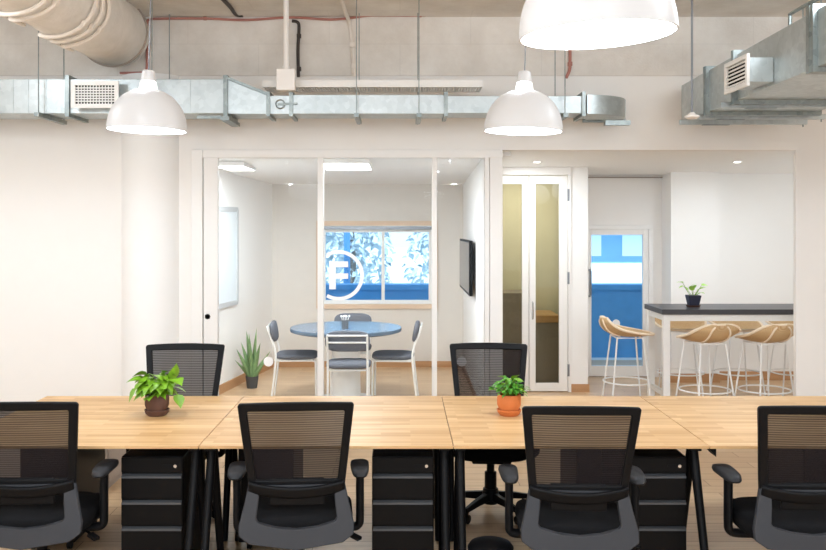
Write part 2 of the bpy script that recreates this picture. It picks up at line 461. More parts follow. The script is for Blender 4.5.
# ---- meeting room window
w = empty('window_2', (0, YB, 0)); struct(w, 'meeting room window with pale wood trim looking out to blue-white foliage', 'window')
ox0, ox1, oz0, oz1 = X(316.5, YB), X(437.5, YB), Z(308.5, YB), Z(221, YB)
mb = MB().box(ox0, ox1, -.03, -.002, wz1, oz1).box(ox0, ox1, -.03, -.002, oz0, wz0).box(ox0, wx0, -.03, -.002, wz0, wz1).box(wx1, ox1, -.03, -.002, wz0, wz1)
mb.build('window_trim', M['frameply'], w, smooth=0)
MB().box(wx0, wx1, -.02, .05, wz1-.045, wz1-.002).build('blind_headrail', M['silver'], w, smooth=0)
fr = MB().box(wx0, wx1, .04, .09, wz0, wz0+.045).box(wx0, wx1, .04, .09, wz1-.08, wz1-.045).box(wx0, wx0+.04, .04, .09, wz0+.045, wz1-.08).box(wx1-.04, wx1, .04, .09, wz0+.045, wz1-.08)
xm = X(383, YB); fr.box(xm-.02, xm+.02, .035, .095, wz0+.045, wz1-.08)
fr.build('window_frame', M['whitesteel'], w, smooth=0)
for p, q in ((wx0+.04, xm-.02), (xm+.02, wx1-.04)): MB().box(p, q, .06, .068, wz0+.045, wz1-.08).build('pane', M['blueglass'], w, smooth=0)

# ---- glass partition between office and meeting room
w = empty('window_1', (0, YW, 0)); struct(w, 'white framed floor-to-ceiling glass partition of the meeting room', 'glass partition')
gz = Z(158, YW)
G = lambda px: X(px, YW)
fr = MB().box(xl, xo, -.02, .12, gz, ztop).box(xl, G(203), -.03, .12, 0, ztop).box(G(484.5), G(489), -.03, .12, 0, gz+.01).box(G(489.5), xo, -.015, .13, 0, ztop).box(G(218), G(484.5), 0, .1, 0, .1)
fr.build('frame', M['trimwhite'], w, smooth=0, bevel=.004)
st = MB().box(G(203.8), G(218), -.012, .05, 0, gz).build('door_stile', M['trimwhite'], w, smooth=0, bevel=.004)
MB().lathe([(1e-4,-.02),(.024,-.02),(.024,.0),(1e-4,.0)], (G(207.8), -.012, Z(316.5, YW)), 20, axis=Matrix.Rotation(PI/2, 3, 'X')).build('lock', M['greycab'], st)
for p, q in ((317.5, 323.5), (432, 437)): MB().box(G(p), G(q), -.01, .07, .1, gz).build('mullion', M['trimwhite'], w, smooth=0, bevel=.004)
panes = [MB().box(G(p), G(q), .03, .038, .1, gz).build('pane', M['glass'], w, smooth=0) for p, q in ((218, 317.5), (323.5, 432), (437, 484.5))]
# logo: letter F in a circle, on the middle pane (the circle runs on behind the mullion edge)
cx, cz, R = G(338.5), Z(275.5, YW), 25.3*YW/F
mb = MB()
n = 72; rw = 3.6*YW/F
full = [(math.cos(2*PI*k/n), math.sin(2*PI*k/n)) for k in range(n)]
xmin = G(323.7)
for k in range(n):
    a, b = full[k], full[(k+1) % n]
    q = [(cx+R*a[0], cz+R*a[1]), (cx+R*b[0], cz+R*b[1]), (cx+(R-rw)*b[0], cz+(R-rw)*b[1]), (cx+(R-rw)*a[0], cz+(R-rw)*a[1])]
    if min(p[0] for p in q) < xmin+.004: continue
    mb.add([(x, .0265, z) for x, z in q]+[(x, .0295, z) for x, z in q], [(0,1,2,3),(7,6,5,4),(0,4,5,1),(1,5,6,2),(2,6,7,3),(3,7,4,0)])
u = YW/F
fx0, fz0 = G(329), Z(289.5, YW)
mb.box(fx0, fx0+6.5*u, .0265, .0295, fz0, fz0+28*u).box(fx0+6.5*u, fx0+19*u, .0265, .0295, fz0+22.2*u, fz0+28*u).box(fx0+6.5*u, fx0+19*u, .0265, .0295, fz0+10.5*u, fz0+16*u)
mb.build('letter_logo', M['decal'], panes[1], smooth=0)
for px, py, k in ((268, 362, 0), (462, 362, 2)):
    MB().lathe([(1e-4,0),(.044,0),(.044,.003),(1e-4,.003)], (G(px), .0295, Z(py, YW)), 28, axis=Matrix.Rotation(PI/2, 3, 'X')).build('safety_dot', M['decal'], panes[k])

# ---- alcove to the right: ceiling, walls, doors
YD = 9.38                                   # plane of the tall glazed doors
YR = 10.3                                   # plane of the blue glass door
mb = MB()
za, zb = ztop+.002, Z(175.5, YR)
mb.add([(.9, YW+.14, za), (6.2, YW+.14, za), (6.2, YR+.2, zb), (.9, YR+.2, zb), (.9, YW+.14, za+.1), (6.2, YW+.14, za+.1), (6.2, YR+.2, zb+.2), (.9, YR+.2, zb+.2)],
       [(0,3,2,1),(4,5,6,7),(0,1,5,4),(1,2,6,5),(2,3,7,6),(3,0,4,7)])
struct(mb.build('ceiling_alcove', M['wall_white'], smooth=0), 'white lowered ceiling of the bar alcove', 'ceiling')
D = lambda px: X(px, YD)
bz = Z(176, YD); x_e = D(588)
mb = MB().box(.86, D(489.5), YD, YD+.1, 0, 2.6).box(D(568.5), x_e, YD, YD+.1, 0, 2.6).box(D(489.5), D(568.5), YD, YD+.1, bz+.01, 2.6)
struct(mb.build('wall_cupboard', M['wall_white'], smooth=0), 'white wall around the tall glazed double doors', 'wall')
struct(MB().box(x_e-.1, x_e, YD+.1, YR+.1, 0, 2.6).build('wall_passage', M['wall_white'], smooth=0), 'white return wall beside the blue glass door', 'wall')
struct(MB().box(D(569), x_e+.012, YD-.014, YD-.001, 0, .085).build('baseboard_alcove_left', M['baseboard'], smooth=0), 'oak skirting right of the tall glazed double doors', 'baseboard')
# made-up booth whose tones imitate reflections in the double doors' glass
struct(MB().box(.86, x_e-.1, YD+1.0, YD+1.08, 0, 2.6).build('wall_reflection', M['reflectbeige'], smooth=0), 'added ochre wall imitating the beige reflected in the glazed double doors', 'wall')
w = empty('door_2', (0, YD, 0)); struct(w, 'tall white double doors with smoked glass panes', 'double door')
MB().box(D(486), D(571), -.02, .03, bz+.012, Z(166.5, YD)).box(D(568), D(571), -.02, .03, 0, bz+.012).box(D(486), D(489), -.02, .03, 0, bz+.012).build('door_frame', M['trimwhite'], w, smooth=0, bevel=.004)
for p, q, g0, g1 in ((489.5, 528.5, 497, 522), (529.2, 567.5, 535.5, 559)):
    lf = MB().box(D(p), D(g0), -.01, .03, .01, bz).box(D(g1), D(q), -.01, .03, .01, bz).box(D(g0), D(g1), -.01, .03, .01, Z(383, YD)).box(D(g0), D(g1), -.01, .03, Z(184, YD), bz).build('door_leaf', M['trimwhite'], w, smooth=0, bevel=.003)
    MB().box(D(g0), D(g1), .008, .014, Z(383, YD), Z(184, YD)).build('pane', M['boothglass'], lf, smooth=0)
    if p > 520:
        hx = D(532.3); MB().tube([(hx, -.01, Z(302, YD)), (hx, -.045, Z(302.5, YD)), (hx, -.045, Z(318.5, YD)), (hx, -.01, Z(319, YD))], .008, 8).build('door_handle', M['chrome'], lf)
        for py in (195, 278, 370): MB().box(D(567.2), D(569.2), -.022, -.008, Z(py+6, YD), Z(py-6, YD)).build('hinge', M['silver'], lf, smooth=0)
bt = empty('reflection_blocks', (D(545), YD+.55, 0), label='added blocks imitating the office reflected in the glazed double doors', cat='reflection stand-in')  # solid blocks added in place of reflections in the door glass
MB().box(-.06, .22, -.2, .4, .70, .78).build('desk_reflection', M['desk'], bt, smooth=0, bevel=.004)
MB().box(-.06, .22, -.12, .4, 0.0, .70).build('dark_reflection', M['reflectdark'], bt, smooth=0)
MB().box(-.40, -.062, -.12, .4, 0.0, 1.02).build('dark_reflection_side', M['reflectdark'], bt, smooth=0)

# back wall of the alcove with blue glass door
Rr = lambda px: X(px, YR)
dz1 = Z(225, YR); dx0, dx1 = Rr(584), Rr(652.5)
mb = MB().box(x_e-.1, dx0, YR, YR+.14, 0, 2.6).box(dx1, 3.3, YR, YR+.14, 0, 2.6).box(dx0, dx1, YR, YR+.14, dz1, 2.6)
struct(mb.build('wall_alcove_back', M['wall'], smooth=0), 'greyish white wall around the blue glass door', 'wall')
YC = 9.95
struct(MB().box(X(671, YC), X(719.5, YC), YC, YR+.1, 0, 2.6).build('wall_pier', M['wall_white'], smooth=0), 'white pier behind the potted plant on the bar', 'pier')
struct(MB().box(X(719.5, YC), 6.2, YC+.16, YC+.3, 0, 2.6).build('wall_alcove_right', M['wall_white'], smooth=0), 'white wall behind the bar stools at the right', 'wall')
struct(MB().box(X(671, YC)-.014, X(719.5, YC), YC-.016, YC-.001, 0, .1).build('baseboard_pier', M['baseboard'], smooth=0), 'oak skirting round the white pier behind the bar', 'baseboard')
struct(MB().box(X(719.5, YC), 6.2, YC+.14, YC+.159, 0, .1).build('baseboard_alcove_right', M['baseboard'], smooth=0), 'oak skirting behind the bar stools', 'baseboard')
struct(MB().box(X(659, YR), X(671, YC)-.015, YR-.016, YR-.001, 0, .1).build('baseboard_alcove_back', M['baseboard'], smooth=0), 'oak skirting right of the blue glass door', 'baseboard')
struct(MB().box(x_e, X(671, YC), YR-.03, YR-.002, Z(178, YR), Z(177, YR)).build('trim_1', M['greycab'], smooth=0), 'thin dark strip drawn for the gap line over the blue glass door', 'trim')
w = empty('door_3', (0, YR, 0)); struct(w, 'white framed door with a blue tinted glass pane', 'door')
MB().box(dx0, dx1, -.02, .1, dz1-.05, dz1).box(dx1-.05, dx1, -.02, .1, 0, dz1-.05).box(dx0, dx0+.05, -.02, .1, 0, dz1-.05).build('door_frame', M['trimwhite'], w, smooth=0, bevel=.004)
gx0, gx1, gz0, gz1 = Rr(591.5), Rr(643), Z(366, YR), Z(235, YR)
lf = MB().box(dx0+.05, gx0, 0, .05, .01, dz1-.05).box(gx1, dx1-.05, 0, .05, .01, dz1-.05).box(gx0, gx1, 0, .05, .01, gz0).box(gx0, gx1, 0, .05, gz1, dz1-.05).build('door_leaf', M['trimwhite'], w, smooth=0, bevel=.003)
pn = MB().box(gx0, gx1, .02, .028, gz0, gz1).build('pane', M['blueglass'], lf, smooth=0)
hx = Rr(589.5); MB().tube([(hx, 0, Z(270, YR)), (hx, -.06, Z(271, YR)), (hx, -.06, Z(295, YR)), (hx, 0, Z(296, YR))], .014, 10).build('door_handle', M['silver'], lf)
MB().lathe([(1e-4,0),(.046,0),(.046,.003),(1e-4,.003)], (Rr(616.5), .0195, Z(323.5, YR)), 28, axis=Matrix.Rotation(PI/2, 3, 'X')).build('safety_dot', M['decal'], pn)

# ================================================================== DESKS
DY0, DY1, DZ = 4.141, 5.353, .74
seams = [-2.15, -.948, .252, 1.457, 2.66]
def trestle(mb, x, ya, yf0, yf1):
    mb.tube([(x, ya-.012, DZ-.03), (x, yf0, .012)], [.0225, .019], 12); mb.tube([(x, ya+.012, DZ-.03), (x, yf1, .012)], [.0225, .019], 12)
desk_labels = ['honey coloured wooden bench desk carrying the brown potted plant',
               'wooden bench desk with a bare top, between the two planted desks',
               'wooden bench desk carrying the orange terracotta pot',
               'wooden bench desk with a bare top, at the right edge of the photo']
for i in range(4):
    x0, x1 = seams[i]+.0018, seams[i+1]-.0018
    cx = (x0+x1)/2; hw = (x1-x0)/2
    t = empty('bench_desk', (cx, 0, 0), label=desk_labels[i], cat='desk', group='wooden bench desks pushed side by side')
    MB().box(-hw, hw, DY0, DY1, DZ-.014, DZ).build('desktop', M['desk'], t, smooth=0, bevel=.002)
    for sx in (-1, 1):
        if i == 3 and sx < 0: continue
        lx = sx*(hw-.036)
        for ya, f0, f1 in ((4.275, 4.01, 4.50), (5.14, 4.95, 5.35)):
            for dy, f in ((-.012, f0), (.012, f1)):
                MB().tube([(lx, ya+dy, DZ-.03), (lx, f, .004)], [.0225, .018], 12).build('leg', M['steelblack'], t)
        MB().box(lx-.024, lx+.024, DY0+.07, DY1-.07, DZ-.042, DZ-.0145).build('end_rail', M['steelblack'], t, smooth=0)
    MB().box(-hw+.062 if i < 3 else -hw+.05, hw-.062, 4.72, 4.76, DZ-.055, DZ-.0145).build('beam', M['steelblack'], t, smooth=0)
    if i == 3:
        MB().prism([(-hw+.002, DZ-.0145), (-hw+.04, DZ-.0145), (-hw+.04, DZ-.06)], DY0+.03, DY0+.12).build('bracket', M['steelblack'], t, smooth=0)

# ================================================================== OFFICE CHAIRS
def make_office_chair():
    t = empty('office_chair', cat='chair', group='black mesh office chairs round the bench desks')
    def yb(x, z):                             # backrest sheet: reclines upward, wraps round the sitter
        if z > .62: y = -.205 - .30*(z-.62) + .06*(z-.62)**2
        else: y = -.205 - .22*(.62-z)
        return y + .55*x*x*max(0, min(1, (z-.3)/.4))*.5
    outer = resample(roundrect(.253, .60, 1.003, .014, .214), 8)
    # gently arched top edge
    arch = lambda L, k: [(x, z + (k*(1-(x/.25)**2) if z > .9 else 0)) for x, z in L]
    inner = resample(roundrect(.212, .645, .967, .008, .182), 8)
    n = len(outer)
    MB().ring(arch(outer, .007), arch(inner, .004), yb, .026).build('backrest_frame', M['black'], t, bevel=.006)
    def ms(u, v):
        z = .60 + .375*v; hw = .190 + (.234-.190)*v; x = (2*u-1)*hw
        return (x, yb(x, z)+.014, z)
    MB().sheet(ms, 16, 14).build('mesh_panel', M['mesh'], t)
    # lower support bracket (charcoal plastic, thick curved foot)
    o = []; i_ = []
    pts_o = [(.214, .625), (.232, .54), (.254, .455), (.252, .412), (.205, .38), (0, .352)]
    pts_i = [(.165, .605), (.170, .54), (.178, .482), (.168, .466), (.09, .446), (0, .437)]
    def dens(L):
        out = []
        for a, b in zip(L, L[1:]):
            for k in range(4): out.append((a[0]+(b[0]-a[0])*k/4, a[1]+(b[1]-a[1])*k/4))
        return out+[L[-1]]
    po, pi = dens(pts_o), dens(pts_i)
    top_o = [(-.214+.428*k/10, .625) for k in range(1, 10)]; top_i = [(-.165+.33*k/10, .605) for k in range(1, 10)]
    LO = po + [(-x, z) for x, z in po[-2::-1]] + top_o
    LI = pi + [(-x, z) for x, z in pi[-2::-1]] + top_i
    MB().ring(LO, LI, lambda x, z: yb(x, z)-.006, .03).build('back_bracket', M['grey'], t, bevel=.005)
    def lb(u, v):                             # lumbar band bows down and back in the middle
        x = (2*u-1)*.212; s = 1-(x/.212)**2
        z = .592 + .050*v - .024*s
        return (x, yb(x, .62)-.012-.012*s + .008*math.cos(PI*v), z)
    MB().sheet(lb, 20, 4).build('lumbar_band', M['black'], t, solid=.012)
    lp = MB()
    def pad(u, v):
        x = (2*u-1)*.122; z = .532+.118*v
        return (x, yb(x, .62)-.004-.012*(1-(x/.212)**2)+.022, z)
    lp.sheet(pad, 10, 4).build('lumbar_pad', M['black'], t, solid=.02, bevel=.005)
    # seat cushion
    prof = []
    def seat(u, v):
        a = 2*PI*u
        c, s_ = math.cos(a), math.sin(a); e = .55
        sx = math.copysign(abs(c)**e, c)*.252; sy = math.copysign(abs(s_)**e, s_)*.245+.02
        levels = [(.0, .372), (.88, .372), (.97, .388), (1.0, .42), (.985, .452), (.9, .468), (.5, .475), (.0, .476)]
        k, z = levels[int(round(v*7))]
        return (sx*k, .02+(sy-.02)*k, z - (.012 if v > .5 and sy > .2 else 0))
    MB().sheet(seat, 48, 7).build('seat', M['fabric'], t, smooth=60)
    MB().box(-.12, .12, -.16, .14, .33, .371).build('seat_mechanism', M['black'], t, smooth=0, bevel=.012)
    MB().tube([(.1, .02, .37), (.20, -.03, .362), (.245, -.07, .35)], .006, 8).obox((.262, -.085, .343), (.055, .03, .014), (0, .2, -.7)).build('tilt_lever', M['black'], t)
    MB().lathe([(1e-4,.10),(.037,.10),(.037,.25),(.024,.255),(.024,.335),(1e-4,.335)], (0,0,0), 20).build('gas_column', M['steelblack'], t)
    b = MB().lathe([(1e-4,.055),(.045,.055),(.055,.10),(.046,.15),(1e-4,.152)], (0,0,0), 24)
    for k in range(5):
        a = PI/2 + 2*PI*k/5; d = Vector((math.cos(a), math.sin(a), 0)); s_ = Vector((-d.y, d.x, 0))
        vs = []
        for r, w_, z0, z1 in ((.02, .026, .08, .13), (.16, .022, .075, .112), (.275, .016, .062, .088)):
            vs += [d*r - s_*w_ + Vector((0,0,z0)), d*r + s_*w_ + Vector((0,0,z0)), d*r + s_*w_*.7 + Vector((0,0,z1)), d*r - s_*w_*.7 + Vector((0,0,z1))]
        fs = [(0,1,2,3), (11,10,9,8)]
        for q in (0, 4):
            for k2 in range(4): fs.append((q+k2, q+4+k2, q+4+(k2+1)%4, q+(k2+1)%4))
        b.add(vs, fs)
    base = b.build('star_base', M['black'], t, bevel=.004)
    for k in range(5):
        a = PI/2 + 2*PI*k/5; d = Vector((math.cos(a), math.sin(a), 0)); s_ = Vector((-d.y, d.x, 0))
        cst = MB(); R = Matrix((s_, d, Vector((0,0,1)))).transposed()
        for sg in (-1, 1):
            cst.lathe([(1e-4,-.009),(.024,-.009),(.027,-.004),(.027,.006),(.02,.01),(1e-4,.01)], d*.272+s_*sg*.016+Vector((0,0,.0275)), 18, axis=R @ Matrix.Rotation(PI/2, 3, 'Y'))
        cst.tube([d*.272+Vector((0,0,.03)), d*.272+Vector((0,0,.078))], .009, 8)
        cst.obox(d*.272+Vector((0,0,.045)), (.012, .05, .035), (0,0,math.atan2(s_.y, s_.x)))
        cst.build('caster', M['steelblack'], base)
    for sx in (-1, 1):
        x = sx*.286
        mb = MB()
        path = smoothpath([(sx*.12, .0, .36), (sx*.245, .0, .36), (sx*.280, .0, .372), (x, .0, .405), (x, .0, .52), (x, .0, .625)], 5)
        for p, q in zip(path, path[1:]): pass
        # flat oval post
        n = len(path); rings = []
        o = len(mb.v)
        for i in range(n):
            d = (path[min(i+1, n-1)]-path[max(i-1, 0)]).normalized(); a = Vector((0,1,0)); b2 = d.cross(a).normalized()
            for k in range(12):
                an = 2*PI*k/12; mb.v.append(path[i]+a*.03*math.cos(an)+b2*.019*math.sin(an))
        for i in range(n-1):
            for k in range(12): mb.f.append((o+i*12+k, o+i*12+(k+1)%12, o+(i+1)*12+(k+1)%12, o+(i+1)*12+k))
        mb.f.append(tuple(o+(n-1)*12+k for k in range(12)))
        post = mb.build('armrest', M['black'], t, smooth=50)
        pd = MB()
        def padf(u, v):
            a = 2*PI*u; c, s_ = math.cos(a), math.sin(a); e = .6
            px = math.copysign(abs(c)**e, c)*.043; py = math.copysign(abs(s_)**e, s_)*.128
            px *= 1 + .12*(py/.128)
            k, z = [(0, .622), (.92, .622), (1, .632), (.96, .646), (.75, .653), (0, .655)][int(round(v*5))]
            return (x+px*k, .015+py*k, z - .35*(py*k)**2)
        pd.sheet(padf, 32, 5).build('arm_pad', M['armblack'], post, smooth=60)
    return t
chair = make_office_chair()
fc = [(-1.680, 4.13, math.radians(3), 'black mesh office chair seen from behind, cut off by the left edge of the photo'),
      (-.474, 4.125, math.radians(4), 'black mesh office chair seen from behind, at the bare-topped desk left of centre'),
      (.788, 4.04, math.radians(-2.5), 'black mesh office chair seen from behind, at the desk with the orange pot'),
      (1.800, 4.05, math.radians(-2), 'black mesh office chair seen from behind, cut off by the right edge of the photo'),
      (-1.382, 5.43, PI+math.radians(2), 'black mesh office chair facing the camera, behind the brown potted plant'),
      (.562, 5.46, PI+math.radians(-3), 'black mesh office chair facing the camera, behind the orange potted plant')]
for i, (x, y, rz, lab) in enumerate(fc):
    o = chair if i == 0 else copy_tree(chair)
    o.location = (x, y, 0); o.rotation_euler = (0, 0, rz); o['label'] = lab
    if i in (2, 5):                           # swivel base turned the other way
        for ch in o.children:
            if ch.name.startswith('star_base'): ch.rotation_euler.z = math.radians(36)

# ================================================================== DRAWER PEDESTALS
def make_pedestal():
    t = empty('drawer_pedestal', cat='drawer unit', group='black drawer pedestals under the desks')
    w, d, z0, z1 = .15, .5, .055, .66
    MB().box(-w, w, .014, d, z0, z1).build('cabinet_body', M['pedblack'], t, smooth=0, bevel=.006)
    MB().box(-w+.003, w-.003, 0, .013, z1-.075, z1-.004).build('lock_panel', M['pedblack'], t, smooth=0, bevel=.003)
    MB().lathe([(1e-4,-.006),(.008,-.006),(.008,0),(1e-4,0)], (w-.036, -.001, z1-.045), 14, axis=Matrix.Rotation(PI/2, 3, 'X')).build('lock', M['chrome'], t)
    MB().box(w-.095, w-.05, -.002, .0, z1-.052, z1-.038).build('name_plate', M['steelblack'], t, smooth=0)
    zz = z1-.081
    for k in range(4):
        zt = zz-.127*k; zb = max(zt-.123, .06)
        dr = MB().box(-w+.003, w-.003, 0, .013, zb, zt-.022).build('drawer', M['pedblack'], t, smooth=0, bevel=.003)
        MB().prism([(.012, zt-.003), (-.006, zt-.012), (-.006, zt-.021), (.012, zt-.0225)], -w+.006, w-.006, 'x').build('handle', M['handle'], dr, smooth=0)
    for sx in (-1, 1):
        for y in (.06, d-.06):
            MB().lathe([(1e-4,-.01),(.026,-.01),(.026,.01),(1e-4,.01)], (sx*(w-.05), y, .027), 16, axis=Matrix.Rotation(PI/2, 3, 'Y')).build('caster', M['steelblack'], t)
    return t
ped = make_pedestal()
pl = [(-1.200, 4.25, 0, 'black drawer pedestal with silver handles, under the desk with the brown pot'),
      (.014, 4.25, 0, 'black drawer pedestal standing under the middle desk, left of the orange pot'),
      (1.237, 4.25, 0, 'black drawer pedestal under the desk edge right of the chair at the orange pot desk'),
      (-1.915, 5.28, PI, 'black drawer pedestal glimpsed through the mesh of the leftmost chair'),
      (-.728, 5.28, PI, 'black drawer pedestal glimpsed through the mesh of the chair left of centre'),
      (1.108, 5.28, PI, 'black drawer pedestal glimpsed through the mesh of the chair right of the orange pot'),
      (2.345, 5.28, PI, 'black drawer pedestal glimpsed through the mesh of the rightmost chair')]
for i, (x, y, rz, lab) in enumerate(pl):
    o = ped if i == 0 else copy_tree(ped)
    o.location = (x, y, 0); o.rotation_euler = (0, 0, rz); o['label'] = lab

t = empty('low_cabinet', (X(45, 5.87), 5.87, 0), label='low taupe cabinet on the floor behind the leftmost desk', cat='cabinet')
MB().box(-.42, .42, 0.02, .42, .05, .5).build('cabinet_body', M['greycab'], t, smooth=0, bevel=.004)
for sx in (-1, 1): 
    dd = MB().box(min(sx*.003, sx*.417), max(sx*.003, sx*.417), 0, .018, .055, .495).build('door', M['greycab'], t, smooth=0, bevel=.003)
    MB().box(sx*.03-.006, sx*.03+.006, -.015, 0, .34, .44).build('handle', M['silver'], dd, smooth=0)
MB().box(-.40, .40, .03, .40, 0, .05).build('plinth', M['greycab'], t, smooth=0)

t = empty('waste_bin', (.425, 4.13, 0), label='black domed lid of a round bin on the floor beside the orange pot desk', cat='bin')
MB().lathe([(1e-4,0),(.085,0),(.095,.02),(.103,.26),(1e-4,.262)], (0,0,0), 36).build('bin_body', M['black'], t)
MB().lathe([(.106,.255),(.108,.27),(.095,.288),(.055,.302),(1e-4,.305)], (0,0,0), 36).build('lid', M['black'], t)

# ================================================================== PLANTS
def leaf(mb, base, d, L, W, droop=.35, fold=.25, heart=True, roll=0):
    base = Vector(base); d = Vector(d).normalized()
    side = d.cross(Vector((0,0,1)))
    if side.length < .05: side = Vector((1,0,0))
    side.normalize(); up = side.cross(d).normalized()
    R = Matrix.Rotation(roll, 3, d); side = R @ side; up = R @ up
    nu = 6
    prof = [.12, .82, 1.0, .86, .58, .26, .0] if heart else [.15, .6, .92, 1.0, .8, .42, .0]
    o = len(mb.v)
    for i in range(nu+1):
        t = i/nu; c = base + d*L*t - Vector((0,0,1))*droop*L*t*t
        w = W/2*prof[i]
        back = -d*L*.08 if heart and i == 1 else Vector((0,0,0))
        mb.v += [c - side*w + up*fold*w + back, c - side*w*.5 + up*fold*w*.35 + back*.5, c, c + side*w*.5 + up*fold*w*.35 + back*.5, c + side*w + up*fold*w + back]
    for i in range(nu):
        for j in range(4):
            a = o+i*5+j; mb.f.append((a, a+1, a+6, a+5))

def pot_round(name, parent, mat, r, h):
    MB().lathe([(1e-4,.014),(r*.7,.014),(r*.8,.03),(r*.98,h*.5),(r*.99,h*.8),(r*.94,h),(r*.86,h),(r*.88,h*.8),(1e-4,h*.78)], (0,0,0), 40).build('pot', mat, parent)
    MB().lathe([(1e-4,0),(r*.74,0),(r*.92,.012),(r*1.03,.032),(r*.97,.034),(r*.8,.014),(1e-4,.0138)], (0,0,0), 40).build('saucer', mat, parent)
    MB().lathe([(1e-4,h*.9),(r*.85,h*.87)], (0,0,0), 24).build('soil', M['soil'], parent)

rnd = random.Random(3)
# lime pothos in the brown pot
py = (418-3-VY)/(H-DZ); Yp = F/py
t = empty('potted_plant', (X(157, Yp), Yp, DZ), label='lime leaved trailing plant in a dark brown clay pot on the desk', cat='plant')
pot_round('p', t, M['browncer'], .066, .115)
fo, st = MB(), MB()
lv = [(-.135,-.02,.085),(-.13,.02,.125)] 
def vine(tip, L, W, roll=0, dirv=None, droop=.4):
    W *= 1.35; L *= 1.08
    tip = Vector(tip); a = Vector((tip.x*.25, tip.y*.25, .105))
    mid = a.lerp(tip, .55)+Vector((0,0,.035))
    st.tube(smoothpath([a, mid, tip], 4), .0022, 5)
    d = Vector(dirv) if dirv else Vector((tip.x, tip.y-.02, .0))
    leaf(fo, tip, d, L, W, droop, .12, True, roll)
for tip, L, W, dv, dr in [((-.085,-.01,.20), .075, .045, (-1,-.2,.15), .4), ((-.115,-.02,.15), .07, .045, (-.35,-.3,-.9), .1),
                      ((.115,-.015,.115), .07, .055, (.35,-.35,-.85), .1), ((.09,0,.20), .085, .06, (.25,-.2,1), .0), ((.10,-.02,.20), .075, .06, (.5,-.5,.1), .5),
                      ((.06,-.03,.19), .075, .06, (.6,-.6,.2), .5), ((0,-.04,.19), .085, .065, (.0,-1,.2), .7), ((-.05,-.04,.19), .08, .06, (-.5,-.8,.15), .7),
                      ((-.02,-.03,.225), .085, .06, (.7,-.5,.2), .5), ((.03,.0,.235), .08, .055, (1,-.2,.2), .4), ((-.06,.02,.22), .08, .055, (-.9,-.1,.3), .5), ((.02,.05,.21), .08, .06, (.4,.9,.2), .5)]:
    vine(tip, L, W, rnd.uniform(-.5,.5), dv, dr)
for k in range(58):
    a = rnd.uniform(0, 2*PI); r = rnd.uniform(.02, .085); tip = (r*math.cos(a), r*math.sin(a), rnd.uniform(.13, .21)-.3*max(0, r-.05))
    vine(tip, rnd.uniform(.055,.08), rnd.uniform(.04,.058), rnd.uniform(-.7,.7), (math.cos(a), math.sin(a)-.3, rnd.uniform(-.2,.5)), rnd.uniform(.2,.7))
fo.build('foliage', M['leaf'], t, smooth=80); st.build('stems', M['stem'], t)
# bushy green plant in the orange pot
t = empty('potted_plant', (X(509, Yp), Yp, DZ), label='bushy green plant in an orange terracotta pot on the desk', cat='plant')
pot_round('p', t, M['terracotta'], .066, .115)
fo, st = MB(), MB(); fl = MB()
for k in range(120):
    a = rnd.uniform(0, 2*PI); el = rnd.uniform(.1, 1.4); r = .085
    tip = Vector((math.cos(a)*math.cos(el)*r, math.sin(a)*math.cos(el)*r, .125+math.sin(el)*.085))*1
    tip = Vector((tip.x*rnd.uniform(.4,1.05), tip.y*rnd.uniform(.4,1.05), .115+(tip.z-.115)*rnd.uniform(.4,1.0)))
    q = Vector((tip.x*.2, tip.y*.2, .105)); st.tube([q, q.lerp(tip,.6)+Vector((0,0,.012)), tip], .0017, 4)
    leaf(fo if k % 6 else fl, tip, (math.cos(a)*.8, math.sin(a)*.8-.15, rnd.uniform(-.1,.6)), rnd.uniform(.04,.062), rnd.uniform(.018,.028), rnd.uniform(.2,.6), .2, False, rnd.uniform(-.6,.6))
leaf(fl, (.02,-.03,.205), (.3,-.5,.5), .07, .05, .3, .2, True)
fo.build('foliage', M['leafdk'], t, smooth=80); fl.build('new_leaves', M['leaf'], t, smooth=80); st.build('stems', M['stem'], t)

# ================================================================== PENDANT LAMPS
def make_pendant():
    t = empty('pendant_lamp', cat='pendant lamp', group='white dome pendant lamps over the desks')
    prof = [(.0365, .229)] + [(.211*math.cos(a)**.93, .226*math.sin(a)**.95) for a in [math.radians(80-80*k/14) for k in range(15)]]
    prof += [(max(r_-.0055, .0365), max(z_-.0055, 0)) for r_, z_ in prof[::-1]]
    MB().lathe(prof, (0,0,0), 64).build('lamp_shade', M['lampwhite'], t, smooth=50)
    MB().lathe([(.034,.222),(.049,.226),(.042,.262),(.034,.264)], (0,0,0), 32).build('glowing_collar', M['glowcollar'], t)
    MB().lathe([(.034,.2645),(.042,.2645),(.034,.318),(.028,.324),(1e-4,.324)], (0,0,0), 32).build('socket_cap', M['lampwhite'], t)
    MB().lathe([(1e-4,.05),(.03,.056),(.05,.08),(.054,.11),(.04,.15),(.02,.185),(.018,.24),(1e-4,.24)], (0,0,0), 24).build('bulb', M['bulb'], t)
    MB().tube([(0,0,.32), (0,0,CEIL-2.29)], .0035, 6).build('cord', M['silver'], t)
    MB().lathe([(1e-4,CEIL-2.29-.03),(.05,CEIL-2.29-.03),(.055,CEIL-2.29-.001),(1e-4,CEIL-2.29-.001)], (0,0,0), 24).build('ceiling_rose', M['lampwhite'], t)
    return t
pend = make_pendant()
lamp_pos = []
